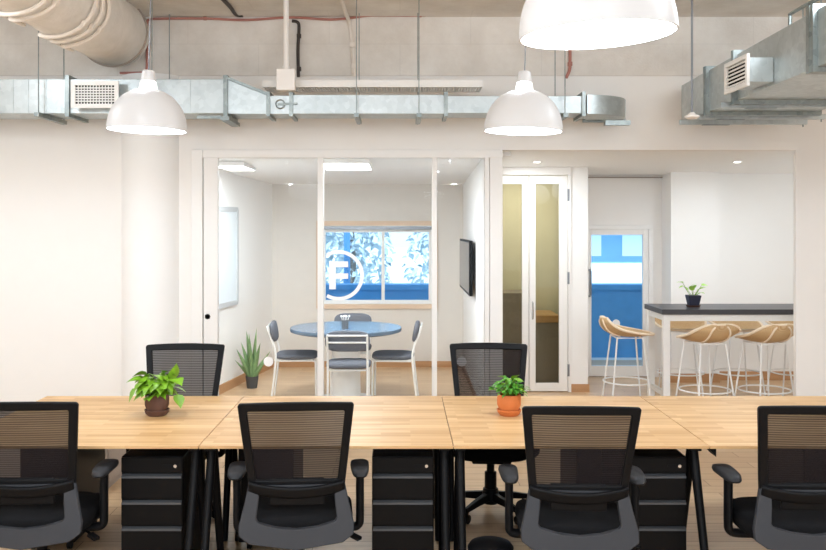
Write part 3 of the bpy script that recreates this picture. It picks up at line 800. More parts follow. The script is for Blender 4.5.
for i, (px, Yl, zr, lab) in enumerate([(147, 4.75, 2.29, 'white dome pendant lamp hanging in front of the left duct grille'),
                                   (523, 4.75, 2.285, 'white dome pendant lamp hanging above the glass partition, before the narrow duct'),
                                   (597.5, 2.385, 2.293, 'large looking nearest white dome pendant lamp, cut off by the top of the photo')]):
    o = pend if i == 0 else copy_tree(pend)
    o.location = (X(px, Yl), Yl, zr); o['label'] = lab
    lamp_pos.append((X(px, Yl), Yl, zr))
    if i == 2: o.rotation_euler = (math.radians(1.0), math.radians(-2.4), 0)
    if i == 0: o.rotation_euler = (0, math.radians(1.6), 0)

# ================================================================== MEETING ROOM FURNITURE
TY = 8.98; TX = X(346, TY)
t = empty('round_table', (TX, TY, 0), label='round slate blue meeting table behind the glass', cat='table')
MB().lathe([(1e-4,.692),(.53,.692),(.565,.703),(.57,.72),(.565,.738),(1e-4,.74)], (0,0,0), 64).build('tabletop', M['tabletop'], t)
MB().lathe([(1e-4,.02),(.16,.02),(.15,.06),(.14,.67),(.2,.691),(1e-4,.691)], (0,0,0), 40).build('pedestal', M['whitesteel'], t)
MB().lathe([(1e-4,0),(.30,0),(.29,.02),(1e-4,.022)], (0,0,0), 40).build('base_plate', M['whitesteel'], t)
t = empty('pen_cup', (X(345, 8.85), 8.85, .7405), label='small metal cup of white-topped utensils on the round table', cat='cup')
MB().lathe([(1e-4,0),(.034,0),(.036,.085),(.032,.085),(.031,.006),(1e-4,.006)], (0,0,0), 28).build('cup', M['silver'], t)
for k, (dx, dy) in enumerate([(-.028,.0),(.03,.005),(.0,.02),(.012,-.016),(-.012,-.01)]):
    MB().tube([(dx*.3, dy*.3, .01), (dx*1.25, dy*1.25, .115)], .004, 6).ball((dx*1.4, dy*1.4, .122), .011, 10, 6).build('utensil', M['decal'], t)

def make_meeting_chair():
    t = empty('meeting_chair', cat='chair', group='grey upholstered chairs round the meeting table')
    def pad(cx, cy, cz, hx, hy, hz, e=.5):
        mb = MB()
        def fn(u, v):
            a = 2*PI*u; b = -PI/2+PI*v
            c = lambda q, k: math.copysign(abs(q)**k, q)
            return (cx+hx*c(math.cos(a), e)*c(math.cos(b), .5), cy+hy*c(math.sin(a), e)*c(math.cos(b), .5), cz+hz*c(math.sin(b), .7))
        return mb.sheet(fn, 32, 12)
    pad(0, 0, .455, .215, .215, .032).build('seat', M['upholstery'], t, smooth=60)
    bk = pad(0, 0, 0, .21, .028, .10).xf(Matrix.Translation((0, -.235, .70)) @ Matrix.Rotation(math.radians(10), 4, 'X'))
    bk.build('backrest', M['upholstery'], t, smooth=60)
    for sx in (-1, 1):
        x = sx*.185
        MB().tube(smoothpath([(x, .20, .006), (x, .195, .38), (x, .175, .415), (x, .1, .42), (x, -.19, .42)], 6), .0105, 8).build('leg', M['whitesteel'], t)
        MB().tube(smoothpath([(x, -.25, .006), (x, -.205, .40), (x, -.215, .55), (x, -.272, .70), (x, -.285, .745), (x*.96, -.288, .765)], 6), .0105, 8).build('leg', M['whitesteel'], t)
    for z, y in ((.755, -.289), (.69, -.272)): MB().tube([(-.18, y, z), (.18, y, z)], .009, 8).build('back_bar', M['whitesteel'], t)
    MB().tube([(-.185, .17, .415), (.185, .17, .415)], .009, 8).tube([(-.185, -.17, .418), (.185, -.17, .418)], .009, 8).build('seat_rail', M['whitesteel'], t)
    return t
mc = make_meeting_chair()
for i, (x, y, rz, lab) in enumerate([(X(348.5, 8.35)+.0, 8.42, 0, 'grey meeting chair with its back to the camera, in front of the round table'),
                                     (-1.05, 9.0, -PI/2+.05, 'grey meeting chair in profile left of the round table, near the snake plant'),
                                     (-.07, 8.98, PI/2-.05, 'grey meeting chair in profile right of the round table, turned to the left'),
                                     (X(352, 9.6), 9.56, PI, 'grey meeting chair mostly hidden behind the round table, under the window')]):
    o = mc if i == 0 else copy_tree(mc)
    o.location = (x, y, 0); o.rotation_euler = (0, 0, rz); o['label'] = lab

SY = 9.62; 
t = empty('snake_plant', (X(252, SY), SY, 0), label='tall snake plant in a dark grey pot on the meeting room floor', cat='plant')
MB().lathe([(1e-4,0),(.055,0),(.072,.13),(.066,.13),(.06,.11),(1e-4,.11)], (0,0,0), 32).build('pot', M['potgrey'], t)
MB().lathe([(1e-4,.112),(.062,.112)], (0,0,0), 20).build('soil', M['soil'], t)
for k, (tx, ty, h_) in enumerate([(-.03,-.02,.60),(.05,.0,.56),(-.12,.0,.50),(.10,-.05,.50),(-.16,-.05,.43),(.2,.0,.40),(.0,-.08,.46),(-.07,.05,.62),(.16,-.08,.30),(.04,.06,.64),(-.19,.02,.30)]):
    mb = MB(); ang = rnd.uniform(-.6, .6)
    def bl(u, v):
        z = .10+(h_-.10)*v; w_ = .030*(1-v**3)*(0.65+.7*v*(1-v)*1.6); x = (2*u-1)*w_
        return (tx*(.15+.85*v**1.3)+x*math.cos(ang), ty*(.2+.8*v)+x*math.sin(ang)+.6*x*x/.03, z)
    mb.sheet(bl, 4, 10).build('blade', M['snake'], t, smooth=80, solid=.003)

# wall screen seen nearly edge-on
t = empty('wall_screen', (.70, 9.6, 0), label='dark flat screen seen edge-on on the meeting room right wall', cat='screen')
MB().box(0, .035, -.72, .72, 1.06, 1.62).build('casing', M['black'], t, smooth=0, bevel=.004)
MB().box(-.003, 0, -.70, .70, 1.085, 1.60).build('display', M['screen'], t, smooth=0)
MB().box(.035, .085, -.15, .15, 1.2, 1.48).build('wall_bracket', M['steelblack'], t, smooth=0)

# lights of meeting room and alcove
def slope_z(Y): return 2.40+(Y-YW-.12)*(Z(184.5, YB)-2.40)/(YB+.1-YW-.12)
for px0, px1, y0, y1, lab in ((322, 371, 8.0, 8.95, 'bright square ceiling panel light above the round table'), (222, 250, 8.3, 9.0, 'narrow glowing panel imitating a reflection in the left corner of the meeting room')):  # the second panel is added where the glass only shows a reflection
    yc = (y0+y1)/2; xa, xb = X(px0, yc), X(px1, yc); z = slope_z(y1)-.012
    t = empty('ceiling_light', ((xa+xb)/2, yc, 0), label=lab, cat='ceiling light')
    hw, hd = (xb-xa)/2, (y1-y0)/2
    MB().box(-hw, hw, -hd, hd, z-.012, z+.03).build('frame', M['whitesteel'], t, smooth=0)
    MB().box(-hw+.012, hw-.012, -hd+.012, hd-.012, z-.016, z-.0125).build('diffuser', M['panelglow'], t, smooth=0)
def alc_z(Y): return ztop+(Y-YW-.14)*(Z(175.5, YR)-ztop)/(YR+.2-YW-.14)
for px, lab in ((537, 'small recessed downlight above the tall glazed double doors'), (737, 'small recessed downlight above the bar table')):
    Y0 = 8.85; x = X(px, Y0); z = alc_z(Y0)
    t = empty('downlight', (x, Y0, z), label=lab, cat='downlight')
    MB().lathe([(.036,-.006),(.052,-.006),(.055,.0),(.036,.0)], (0,0,0), 28).build('trim_ring', M['whitesteel'], t)
    MB().lathe([(1e-4,-.004),(.036,-.004)], (0,0,0), 24).build('lens', M['downglow'], t)

# ================================================================== BAR TABLE AND STOOLS
BX0, BX1, BY0, BY1, BZ = 2.535, 4.75, 8.45, 9.05, .97
t = empty('bar_table', (BX0, BY0, 0), label='tall white bar table with a charcoal top in the alcove', cat='table')
Lx, Ly = BX1-BX0, BY1-BY0
MB().box(-.02, Lx+.02, -.01, Ly+.01, BZ-.05, BZ).build('tabletop', M['bartop'], t, smooth=0, bevel=.004)
for x in (.0, Lx-.065):
    for y in (.015, Ly-.075): MB().box(x, x+.065, y, y+.06, 0, BZ-.05).build('leg', M['whitesteel'], t, smooth=0, bevel=.003)
MB().box(.065, Lx-.065, .025, .06, BZ-.115, BZ-.0505).box(.065, Lx-.065, Ly-.06, Ly-.025, BZ-.115, BZ-.0505).box(.015, .05, .075, Ly-.075, BZ-.115, BZ-.0505).build('apron', M['whitesteel'], t, smooth=0)
MB().box(.01, .055, .075, Ly-.075, .12, .165).build('stretcher', M['whitesteel'], t, smooth=0)

def make_stool():
    t = empty('bar_stool', cat='stool', group='rattan bar stools with white wire legs round the bar table')
    # along the shell, back to nose: y, height at the middle, height at the rim, half width
    prof = [(-.255,.868,.862,.07),(-.25,.825,.855,.15),(-.228,.765,.832,.215),(-.18,.718,.80,.25),(-.10,.692,.768,.262),(0,.682,.745,.255),(.09,.684,.728,.23),(.17,.692,.716,.185),(.23,.700,.709,.12),(.255,.704,.706,.05)]
    def at(u):
        f = u*(len(prof)-1); i = min(int(f), len(prof)-2); k = f-i
        p0, p1, p2, p3 = prof[max(i-1,0)], prof[i], prof[i+1], prof[min(i+2,len(prof)-1)]
        return [.5*((2*b)+(-a+c)*k+(2*a-5*b+4*c-d)*k*k+(-a+3*b-3*c+d)*k**3) for a, b, c, d in zip(p0, p1, p2, p3)]
    def sh(u, v):
        y, zc, zr, w = at(u); q = 2*v-1
        return (q*w, y+.05*q*q*max(0, 1-u*2.2), zc+(zr-zc)*abs(q)**1.8)
    MB().sheet(sh, 24, 14).build('seat_shell', M['rattan'], t, solid=.014, smooth=70)
    edge = [sh(i/30, 0) for i in range(31)] + [sh(1, j/8) for j in range(1, 8)] + [sh(i/30, 1) for i in range(30, -1, -1)] + [sh(0, j/8) for j in range(7, 0, -1)]
    MB().tube(edge, .0125, 8, closed=True).build('rim', M['rattanrim'], t, smooth=80)
    for sx in (-1, 1):
        v = .5+sx*.24
        MB().tube([Vector(sh(.05+i/14*.42, .5+sx*(.3-.12*i/14)))+Vector((0,-.009,-.009)) for i in range(15)], .009, 6).build('cane_band', M['rattanrim'], t, smooth=80)
    for sx in (-1, 1):
        for sy in (-1, 1):
            MB().tube([(sx*.135, sy*.125, .675), (sx*.205, sy*.195, .004)], .0085, 8).build('leg', M['whitesteel'], t)
    rr = [(math.cos(2*PI*k/40)*.235, math.sin(2*PI*k/40)*.225, .235) for k in range(40)]
    MB().tube(rr, .008, 8, closed=True).build('foot_ring', M['whitesteel'], t)
    MB().tube([(-.135,-.125,.676),(.135,-.125,.676),(.135,.125,.676),(-.135,.125,.676)], .008, 6, closed=True).build('seat_rail', M['whitesteel'], t)
    return t
stool = make_stool()
for i, (x, y, rz, lab) in enumerate([(X(626.5, 8.72), 8.72, -PI/2, 'rattan bar stool in profile at the left end of the bar, before the blue door'),
                                 (X(704.5, 8.28), 8.27, .28, 'rattan bar stool on the near side of the bar, closer to the bar table leg'),
                                 (X(764, 8.28), 8.27, .28, 'rattan bar stool on the near side of the bar, beside the right wall edge'),
                                 (X(681, 9.22), 9.24, PI-.2, 'rattan bar stool on the far side of the bar, behind the table leg'),
                                 (X(738, 9.22), 9.24, PI+.1, 'rattan bar stool on the far side of the bar, middle one of three'),
                                 (X(795, 9.22), 9.24, PI, 'rattan bar stool on the far side of the bar, half hidden by the wall edge')]):
    o = stool if i == 0 else copy_tree(stool)
    o.location = (x, y, 0); o.rotation_euler = (0, 0, rz); o['label'] = lab

Yq = 8.72
t = empty('potted_plant', (X(693.2, Yq), Yq, BZ+.0005), label='tiny variegated plant in a square navy pot on the bar table', cat='plant')
mb = MB(); 
for z, r in ((.016, .046), (.115, .064)): pass
mb.add([(-.046,-.046,.016),(.046,-.046,.016),(.046,.046,.016),(-.046,.046,.016),(-.064,-.064,.115),(.064,-.064,.115),(.064,.064,.115),(-.064,.064,.115)], [(0,3,2,1),(4,5,6,7),(0,1,5,4),(1,2,6,5),(2,3,7,6),(3,0,4,7)])
mb.build('pot', M['potnavy'], t, smooth=0, bevel=.006)
MB().lathe([(1e-4,0),(.06,0),(.072,.016),(1e-4,.0155)], (0,0,0), 28).build('saucer', M['browncer'], t)
fo, st = MB(), MB()
for tip, L, dv in [((-.09,0,.21), .07, (-.8,-.3,.3)), ((-.085,-.01,.185), .05, (-1,-.2,-.1)), ((.07,0,.19), .06, (.9,-.2,.2)), ((.03,-.02,.15), .07, (.6,-.6,.6)), ((-.02,-.03,.15), .08, (-.3,-.5,.8)), ((0,0,.16), .08, (.1,-.6,.7)), ((.05,.0,.16), .07, (.8,-.4,.5)), ((-.04,.02,.15), .06, (-.4,.4,.7)), ((.01,-.04,.13), .06, (.0,-1,.3)), ((.04,-.04,.13), .06, (.5,-.8,.3)), ((-.01,.02,.185), .045, (.5,-.3,.3))]:
    st.tube([(tip[0]*.3, tip[1]*.3, .11), tip], .002, 5); leaf(fo, tip, dv, L, L*.62, .3, .25, True, rnd.uniform(-.5,.5))
for m_ in (fo, st): m_.v = [Vector((p.x*1.15, p.y*1.15, .105+(p.z-.105)*1.25)) for p in m_.v]
fo.build('foliage', M['leafpale'], t, smooth=80); st.build('stems', M['stem'], t)

# ================================================================== DUCTS AND SERVICES
def angle_ring(mb, x, y0, y1, z0, z1, w=.035, e=.028):
    """angle-iron flange round a duct that runs along X"""
    mb.box(x-w/2, x+w/2, y0-e, y0, z0-e, z1+e).box(x-w/2, x+w/2, y1, y1+e, z0-e, z1+e).box(x-w/2, x+w/2, y0, y1, z0-e, z0).box(x-w/2, x+w/2, y0, y1, z1, z1+e)
    return mb
Yd = 7.22
dzt, dzb = Z(79, Yd), Z(113.5, Yd)
nzt = Z(95.5, Yd)
Yd1 = 7.62
t = empty('wide_duct', (0,0,0), label='long galvanised air duct across the back wall with white grille and elbow', cat='air duct')
xa, xb, xc, xd, xe_ = X(226, Yd), X(268, Yd), X(291, Yd), X(446, Yd), X(584, Yd)
MB().box(-5.19, xa, Yd, Yd1, dzb, dzt).build('wide_section', M['galv'], t, smooth=0, bevel=.004)
mb = MB()
mb.add([(xa,Yd,dzb),(xa,Yd1,dzb),(xa,Yd1,dzt),(xa,Yd,dzt),(xb,Yd+.02,dzb),(xb,Yd1-.05,dzb),(xb,Yd1-.05,nzt),(xb,Yd+.02,nzt)], [(0,1,2,3),(7,6,5,4),(0,4,5,1),(1,5,6,2),(2,6,7,3),(3,7,4,0)])
mb.build('taper_section', M['galv'], t, smooth=0)
MB().bar((xa, Yd-.012, dzt+.012), (xb, Yd+.008, nzt+.012), .03, .022).build('taper_edge', M['galvdark'], t, smooth=0)
MB().box(xb, xc, Yd+.02, Yd1-.05, dzb, nzt).build('damper_section', M['galv'], t, smooth=0)
MB().box(xc, xd, Yd+.02, Yd1-.05, dzb, nzt+.01).build('narrow_section', M['galv'], t, smooth=0, bevel=.003)
MB().box(xd, xe_, Yd+.02, Yd1-.05, dzb+.005, nzt).build('narrow_section', M['galv'], t, smooth=0, bevel=.003)
for px in (13, 28, 46, 190): 
    x = X(px, Yd); MB().box(x-.004, x+.004, Yd-.004, Yd, dzb, dzt).build('sheet_seam', M['galv'], t, smooth=0)
for x, top, yy in ((X(68, Yd), dzt, Yd), (xa, dzt, Yd)):
    angle_ring(MB(), x, yy, Yd1, dzb, top).build('flange', M['galvdark'], t, smooth=0)
for x in (xb, xc, xd, xe_): angle_ring(MB(), x, Yd+.02, Yd1-.05, dzb, nzt+.01, .03, .022).build('flange', M['galvdark'], t, smooth=0)
mb = MB(); cxk, czk = X(280, Yd), Z(104, Yd)
mb.tube([(cxk+.036*math.cos(2*PI*k/24), Yd+.012, czk+.036*math.sin(2*PI*k/24)) for k in range(24)], .006, 6, closed=True)
mb.bar((cxk-.02, Yd+.01, czk), (cxk+.14, Yd+.0, czk+.004), .014, .018)
mb.build('damper_handle', M['galvdark'], t)
# grille on a short branch box
gx0, gx1, gz0, gz1 = X(71, Yd-.1), X(118.5, Yd-.1), Z(108, Yd-.1), Z(81, Yd-.1)
g = MB().box(gx0+.03, gx1-.02, Yd-.085, Yd-.001, gz0+.02, gz1-.02).build('grille_neck', M['galv'], t, smooth=0)
gb = MB(); b = .034
gb.box(gx0, gx1, Yd-.105, Yd-.086, gz1-b, gz1).box(gx0, gx1, Yd-.105, Yd-.086, gz0, gz0+b).box(gx0, gx0+b, Yd-.105, Yd-.086, gz0+b, gz1-b).box(gx1-b, gx1, Yd-.105, Yd-.086, gz0+b, gz1-b)
for k in range(1, 13): 
    x = gx0+b+(gx1-gx0-2*b)*k/13; gb.box(x-.0035, x+.0035, Yd-.103, Yd-.09, gz0+b, gz1-b)
for k in range(1, 7):
    z = gz0+b+(gz1-gz0-2*b)*k/7; gb.box(gx0+b, gx1-b, Yd-.101, Yd-.092, z-.005, z+.005)
gg = gb.build('grille', M['whitesteel'], t, smooth=0)
MB().box(gx0+b, gx1-b, Yd-.0868, Yd-.0855, gz0+b, gz1-b).build('shade_sheet', M['dark'], gg, smooth=0)  # flat black sheet painting the shade inside the duct
# elbow turning towards the office, with a drop collar below
eb = MB(); rr = .075; ns = 14
y0, y1, z0, z1 = Yd+.02, Yd1-.05, dzb, nzt+.01
cy = y1+rr; cxx = xe_+.03; wd_ = y1-y0
arc = [(cxx+0*1.0, 0.0)]
for k in range(ns+2):
    a = math.radians(90)*min(k, ns)/ns; ex = .13 if k > ns else 0
    for r_ in (rr, rr+wd_):
        for z in (z0, z1): eb.v.append(Vector((cxx+r_*math.sin(a), cy-r_*math.cos(a)+ex, z)))
for k in range(ns+1):
    q = 4*k; eb.f += [(q, q+4, q+5, q+1), (q+2, q+3, q+7, q+6), (q, q+2, q+6, q+4), (q+1, q+5, q+7, q+3)]
e_ = 4*(ns+1); eb.f += [(0,1,3,2), (e_, e_+2, e_+3, e_+1)]
eb.build('elbow', M['galv'], t, smooth=30)
xi, xo_ = cxx+rr, cxx+rr+wd_
MB().box(xi-.02, xo_+.02, cy+.02, cy+.05, z0-.02, z0).box(xi-.02, xo_+.02, cy+.02, cy+.05, z1, z1+.02).box(xo_, xo_+.02, cy+.02, cy+.05, z0, z1).box(xi-.02, xi, cy+.02, cy+.05, z0, z1).build('flange', M['galvdark'], t, smooth=0)
MB().box(xa-.25, xa-.05, Yd+.05, Yd+.08, dzb-.035, dzb-.012).box(xa-.035, xa+.035, Yd-.05, Yd1+.04, dzb-.06, dzb-.03).build('support_angle', M['galvdark'], t, smooth=0)
MB().box(X(604, 7.45), X(629, 7.45), 7.40, 7.46, z0-.075, z0-.035).build('end_clamp', M['galvdark'], t, smooth=0)

# ladder / trapeze hangers of that duct
def trapeze(px, label, zb, ztop_=CEIL, ya=Yd-.08, yb_=Yd1+.06, strut=True):
    x = X(px, ya)
    t = empty('duct_hanger', (x, 0, 0), label=label, cat='duct hanger', group='threaded rod hangers of the back duct')
    for y in (ya, yb_): MB().tube([(0, y, zb-.04), (0, y, ztop_ if y < YW-.05 else 3.6)], .0045, 6).build('rod', M['galvdark'], t)
    MB().box(-.02, .02, ya-.04, yb_+.02, zb-.035, zb-.002).build('strut', M['galvdark'], t, smooth=0)
    return t
trapeze(38.5, 'threaded rod hanger under the duct, left of the white grille', dzb-.003)
trapeze(152, 'threaded rod hanger behind the left pendant lamp', dzb-.003)
trapeze(356.5, 'threaded rod hanger crossing the cable tray, right of the white junction box', dzb-.003, ya=Yd-.04, yb_=Yd1+.02)
trapeze(419, 'threaded rod hanger near the right end of the cable tray', dzb-.003, ya=Yd-.04, yb_=Yd1+.02)
trapeze(565, 'threaded rod hanger just left of the duct elbow', dzb-.003, ya=Yd-.04, yb_=Yd1+.02)

# perforated cable tray above the narrow duct
t = empty('cable_tray', (0,0,0), label='white perforated cable tray running above the narrow duct', cat='cable tray')
ty0, ty1 = 7.30, 7.58; tx0, tx1 = X(262, 7.3), X(483, 7.3); tz0, tz1 = Z(87, ty0), Z(80, ty0)
MB().box(tx0, tx1, ty0, ty0+.008, tz0, tz1).build('side_rail', M['whitesteel'], t, smooth=0)
MB().box(tx0, tx1, ty1-.008, ty1, tz0, tz1).build('side_rail', M['whitesteel'], t, smooth=0)
mb = MB()
nsl = 78
for k in range(nsl):
    x = tx0+(tx1-tx0)*(k+.5)/nsl; mb.box(x-.006, x+.006, ty0+.0082, ty1-.0082, tz0, tz0+.006)
mb.build('slotted_base', M['whitesteel'], t, smooth=0)

# junction box and white conduit
t = empty('junction_box', (X(285.5, 7.1), 7.1, 0), label='square white junction box hanging in front of the duct on a white conduit', cat='junction box')
hw = 9.3*7.1/F
MB().box(-hw, hw, 0, .08, Z(90, 7.1), Z(68.5, 7.1)).build('box_body', M['trimwhite'], t, smooth=0, bevel=.006)
MB().tube([(0, .04, Z(69, 7.1)), (0, .04, CEIL)], .022, 14).build('conduit', M['trimwhite'], t)
MB().lathe([(.022,0),(.03,0),(.03,.03),(.022,.03)], (0, .04, Z(69, 7.1)), 18).build('gland', M['trimwhite'], t)

# conduits fixed to beam and ceiling
YBm = YW-.036
def pipe(name, label, pts, r, mat, cat='conduit', clips=None, n=6):
    t = empty(name, (0,0,0), label=label, cat=cat)
    MB().tube(smoothpath(pts, n), r, 10).build('pipe', mat, t)
    for c in (clips or []): MB().obox(c, (2.6*r, 2.6*r, 2.6*r)).build('saddle_clip', mat, t, smooth=0, bevel=.003)
    return t
yy = YBm
pipe('red_conduit', 'faded red conduit running along the concrete beam to the right', [P(120, 73, yy), P(143, 72.5, yy), P(146.5, 70, yy), P(147, 50, yy), P(147, 24, yy), P(150, 19.5, yy), P(158, 18.7, yy), P(205, 18.5, yy), P(245, 20, yy), P(290, 17.5, yy), P(330, 19.5, yy), P(350, 18, yy), P(372, 15.5, yy), P(420, 15.5, yy), P(470, 12.5, yy), P(524, 13.8, yy)], .011, M['redpipe'], clips=[P(147, 40, yy), P(205, 18.5, yy), P(420, 15.5, yy)], n=8)
pipe('red_conduit', 'short faded red conduit dropping down the beam right of the second lamp', [P(570, 17, yy), P(570, 30, yy), P(570, 60, yy), P(569.5, 70, yy), P(566, 78, yy)], .014, M['redpipe'], clips=[P(570, 64, yy)])
pipe('black_conduit', 'black flexible conduit dropping down the beam right of the junction box', [P(292, 21, yy), P(297, 22, yy), P(299, 27, yy), P(298, 50, yy), P(298.5, 77, yy)], .014, M['blackpipe'], clips=[P(299, 36, yy), P(299, 69, yy)])
pipe('black_cable', 'short black cable sloping across the ceiling above the tapering duct', [(X(219, 7.0), 7.0, CEIL-.015), (X(230, 7.35), 7.35, CEIL-.018), P(236, 14.5, yy-.06), P(243, 15.5, yy-.03)], .016, M['blackpipe'])
pipe('beige_conduit', 'beige conduit curving down the beam between the hanger rods', [(X(341, 7.05), 7.05, CEIL-.02), (X(345, 7.5), 7.5, CEIL-.022), P(349, 22, yy), P(352.5, 45, yy), P(354, 76, yy)], .018, M['beigepipe'], clips=[P(352.5, 45, yy), P(354, 66, yy)])

# round plastered duct at upper left with wrapped conduits
ax, az, ar = -2.45, 3.425, .288
t = empty('round_duct', (ax, 0, az), label='thick round plaster-coated duct at the upper left corner', cat='air duct')
Ry = Matrix.Rotation(-PI/2, 3, 'X')
mb = MB(); prof = [(1e-4, 3.2)]
for k in range(31):
    yk = 3.2+(7.62-3.2)*k/30; prof.append((ar*(1+.012*math.sin(yk*5)+.01*math.sin(yk*13)), yk))
prof[-1] = (ar*.97, 7.62); prof.append((1e-4, 7.62))
mb.lathe(prof, (0,0,0), 56, axis=Ry)
mb.build('duct_body', M['plaster'], t, smooth=50)
MB().tube([(ar*1.01*math.cos(a), 7.5, ar*1.01*math.sin(a)) for a in [2*PI*k/48 for k in range(48)]], .012, 6, closed=True).build('end_band', M['greycab'], t)
for grp, ys in (('a', (5.55, 5.68)), ('b', (6.22, 6.36, 6.5))):
    for j, yk in enumerate(ys):
        pts = []
        for k in range(15):
            a = math.radians(-118 + j*6 + k*(128-j*6)/14); rr_ = ar+.0235
            pts.append((rr_*math.cos(a), yk + (.12*((5-k)/5)**2 if k < 5 else 0) - (.10*((k-10)/4)**2 if k > 10 else 0), rr_*math.sin(a)))
        p0 = pts[0]; pts = [(p0[0]-.04, p0[1]+.3, p0[2]+.03)] + pts
        w = MB().tube(smoothpath(pts, 4), .0145, 10).build('wrapped_conduit', M['beigepipe'], t)
        q = pts[9]; MB().obox(q, (.031, .05, .031), (0, .6, 0)).build('saddle_clip', M['beigepipe'], w, smooth=0, bevel=.003)

# large duct at right running towards the back wall
t = empty('side_duct', (0,0,0), label='large galvanised duct running towards the camera at the upper right', cat='air duct')
rx, rw_ = 2.43, .85
yn, yf = 3.6, 7.6
def zt_(y): return 2.985+.05*(7.6-y)/2.4
def zb_(y): return 2.66+.04*(7.6-y)/2.4
def ductbox(y0, y1, e=0):
    return [(rx-e,y0,zb_(y0)-e),(rx+rw_+e,y0,zb_(y0)-e),(rx+rw_+e,y0,zt_(y0)+e),(rx-e,y0,zt_(y0)+e),(rx-e,y1,zb_(y1)-e),(rx+rw_+e,y1,zb_(y1)-e),(rx+rw_+e,y1,zt_(y1)+e),(rx-e,y1,zt_(y1)+e)]
BF = [(0,1,2,3),(7,6,5,4),(0,4,5,1),(1,5,6,2),(2,6,7,3),(3,7,4,0)]
cuts = [3.6, 5.16, 6.36, 6.94, 7.6]
for y0, y1 in zip(cuts, cuts[1:]): MB().add(ductbox(y0, y1), BF).build('duct_section', M['galv'], t, smooth=0, bevel=.003)
for y, w_ in ((5.16, .09), (6.36, .05), (6.94, .06)):
    mb = MB(); e = .03
    za, zb2 = zb_(y), zt_(y)
    mb.box(rx-e, rx, y-w_/2, y+w_/2, za-e, zb2+e).box(rx+rw_, rx+rw_+e, y-w_/2, y+w_/2, za-e, zb2+e).box(rx, rx+rw_, y-w_/2, y+w_/2, za-e, za).box(rx, rx+rw_, y-w_/2, y+w_/2, zb2, zb2+e)
    mb.box(rx-e-.004, rx-e, y-.008, y+.008, za-e, zb2+e)
    mb.build('flange', M['galvdark'], t, smooth=0)
# branch with louvred grille facing left
by0, by1 = 5.72, 6.06
bx0 = rx-.16
bz0, bz1 = 2.71, 2.87
MB().box(bx0, rx-.001, by0, by1, bz0, bz1).build('branch_neck', M['galv'], t, smooth=0, bevel=.003)
gl = MB(); b = .03; gz0_, gz1_ = bz0-.025, bz1+.025; gy0, gy1 = by0-.01, by1+.05
gx = bx0-.02
gl.box(gx, gx+.019, gy0, gy1, gz1_-b, gz1_).box(gx, gx+.019, gy0, gy1, gz0_, gz0_+b).box(gx, gx+.019, gy0, gy0+b, gz0_+b, gz1_-b).box(gx, gx+.019, gy1-b, gy1, gz0_+b, gz1_-b)
for k in range(6):
    z = gz0_+b+(gz1_-gz0_-2*b)*(k+.5)/6; gl.obox((gx+.011, (gy0+gy1)/2, z), (.006, gy1-gy0-2*b, .0115))
gr = gl.build('louvre_grille', M['whitesteel'], t, smooth=0)
MB().box(bx0-.0008, bx0, gy0+b, gy1-b, gz0_+b, gz1_-b).build('shade_sheet', M['dark'], gr, smooth=0)  # black sheet in place of the shaded depth behind the louvres
# struts and rods under the side duct
for y, lab in ((6.44, 'strut hanger under the side duct near the louvred grille'), (7.04, 'strut hanger under the middle of the side duct'), (7.36, 'strut hanger under the far end of the side duct')):
    w = empty('duct_hanger', (rx, y, 0), label=lab, cat='duct hanger', group='strut hangers of the side duct')
    zs = zb_(y)-.004
    MB().box(-.09, rw_+.12, -.02, .02, zs-.04, zs).build('strut', M['galv'], w, smooth=0, bevel=.003)
    MB().box(.1, .32, -.024, .024, zs-.045, zs-.0405).build('strut_splice', M['galvdark'], w, smooth=0)
    for x in (rw_+.09,): MB().tube([(x, 0, zs-.06), (x, 0, CEIL)], .006, 6).build('rod', M['galvdark'], w)
pipe('grey_conduit', 'thin grey conduit above the side duct in the upper right corner', [(rx+.12, 5.75, zt_(5.75)+.002), (rx+.12, 5.75, 3.14), (rx+.12, 5.68, 3.16), (rx+.12, 5.0, 3.16), (rx+.12, 3.7, 3.18)], .012, M['galvdark'])

# ceiling hung sensor on a rod
Ys = 6.2
t = empty('hanging_sensor', (X(692, Ys), Ys, 0), label='small white round sensor hanging on a grey rod before the side duct', cat='sensor')
zs = Z(119, Ys)
MB().lathe([(1e-4,0),(.03,0),(.05,.012),(.052,.022),(.03,.03),(.016,.045),(1e-4,.045)], (0,0,zs), 28).build('sensor_head', M['trimwhite'], t)
MB().tube([(0,0,zs+.04), (0,0,CEIL)], .008, 8).build('rod', M['silver'], t)

# ================================================================== OUTSIDE
struct(MB().box(-30, 40, 11.6, 70, -.12, -.02).build('ground', M['outpale'], smooth=0), 'pale sunlit ground outside the windows', 'ground')
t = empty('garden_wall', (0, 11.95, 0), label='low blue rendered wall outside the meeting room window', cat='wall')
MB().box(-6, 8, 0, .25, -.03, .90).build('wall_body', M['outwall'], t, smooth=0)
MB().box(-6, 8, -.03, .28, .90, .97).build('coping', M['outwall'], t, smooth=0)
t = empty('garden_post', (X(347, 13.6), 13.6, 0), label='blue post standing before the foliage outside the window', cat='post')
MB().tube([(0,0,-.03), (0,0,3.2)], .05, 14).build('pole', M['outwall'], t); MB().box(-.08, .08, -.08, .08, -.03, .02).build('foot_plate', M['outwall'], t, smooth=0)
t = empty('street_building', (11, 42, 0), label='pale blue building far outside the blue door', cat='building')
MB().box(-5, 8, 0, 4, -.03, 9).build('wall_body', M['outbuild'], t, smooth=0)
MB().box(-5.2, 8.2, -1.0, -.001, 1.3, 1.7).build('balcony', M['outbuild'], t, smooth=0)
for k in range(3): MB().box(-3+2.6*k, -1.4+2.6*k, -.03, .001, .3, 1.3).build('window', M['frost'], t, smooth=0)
rt = random.Random(11)
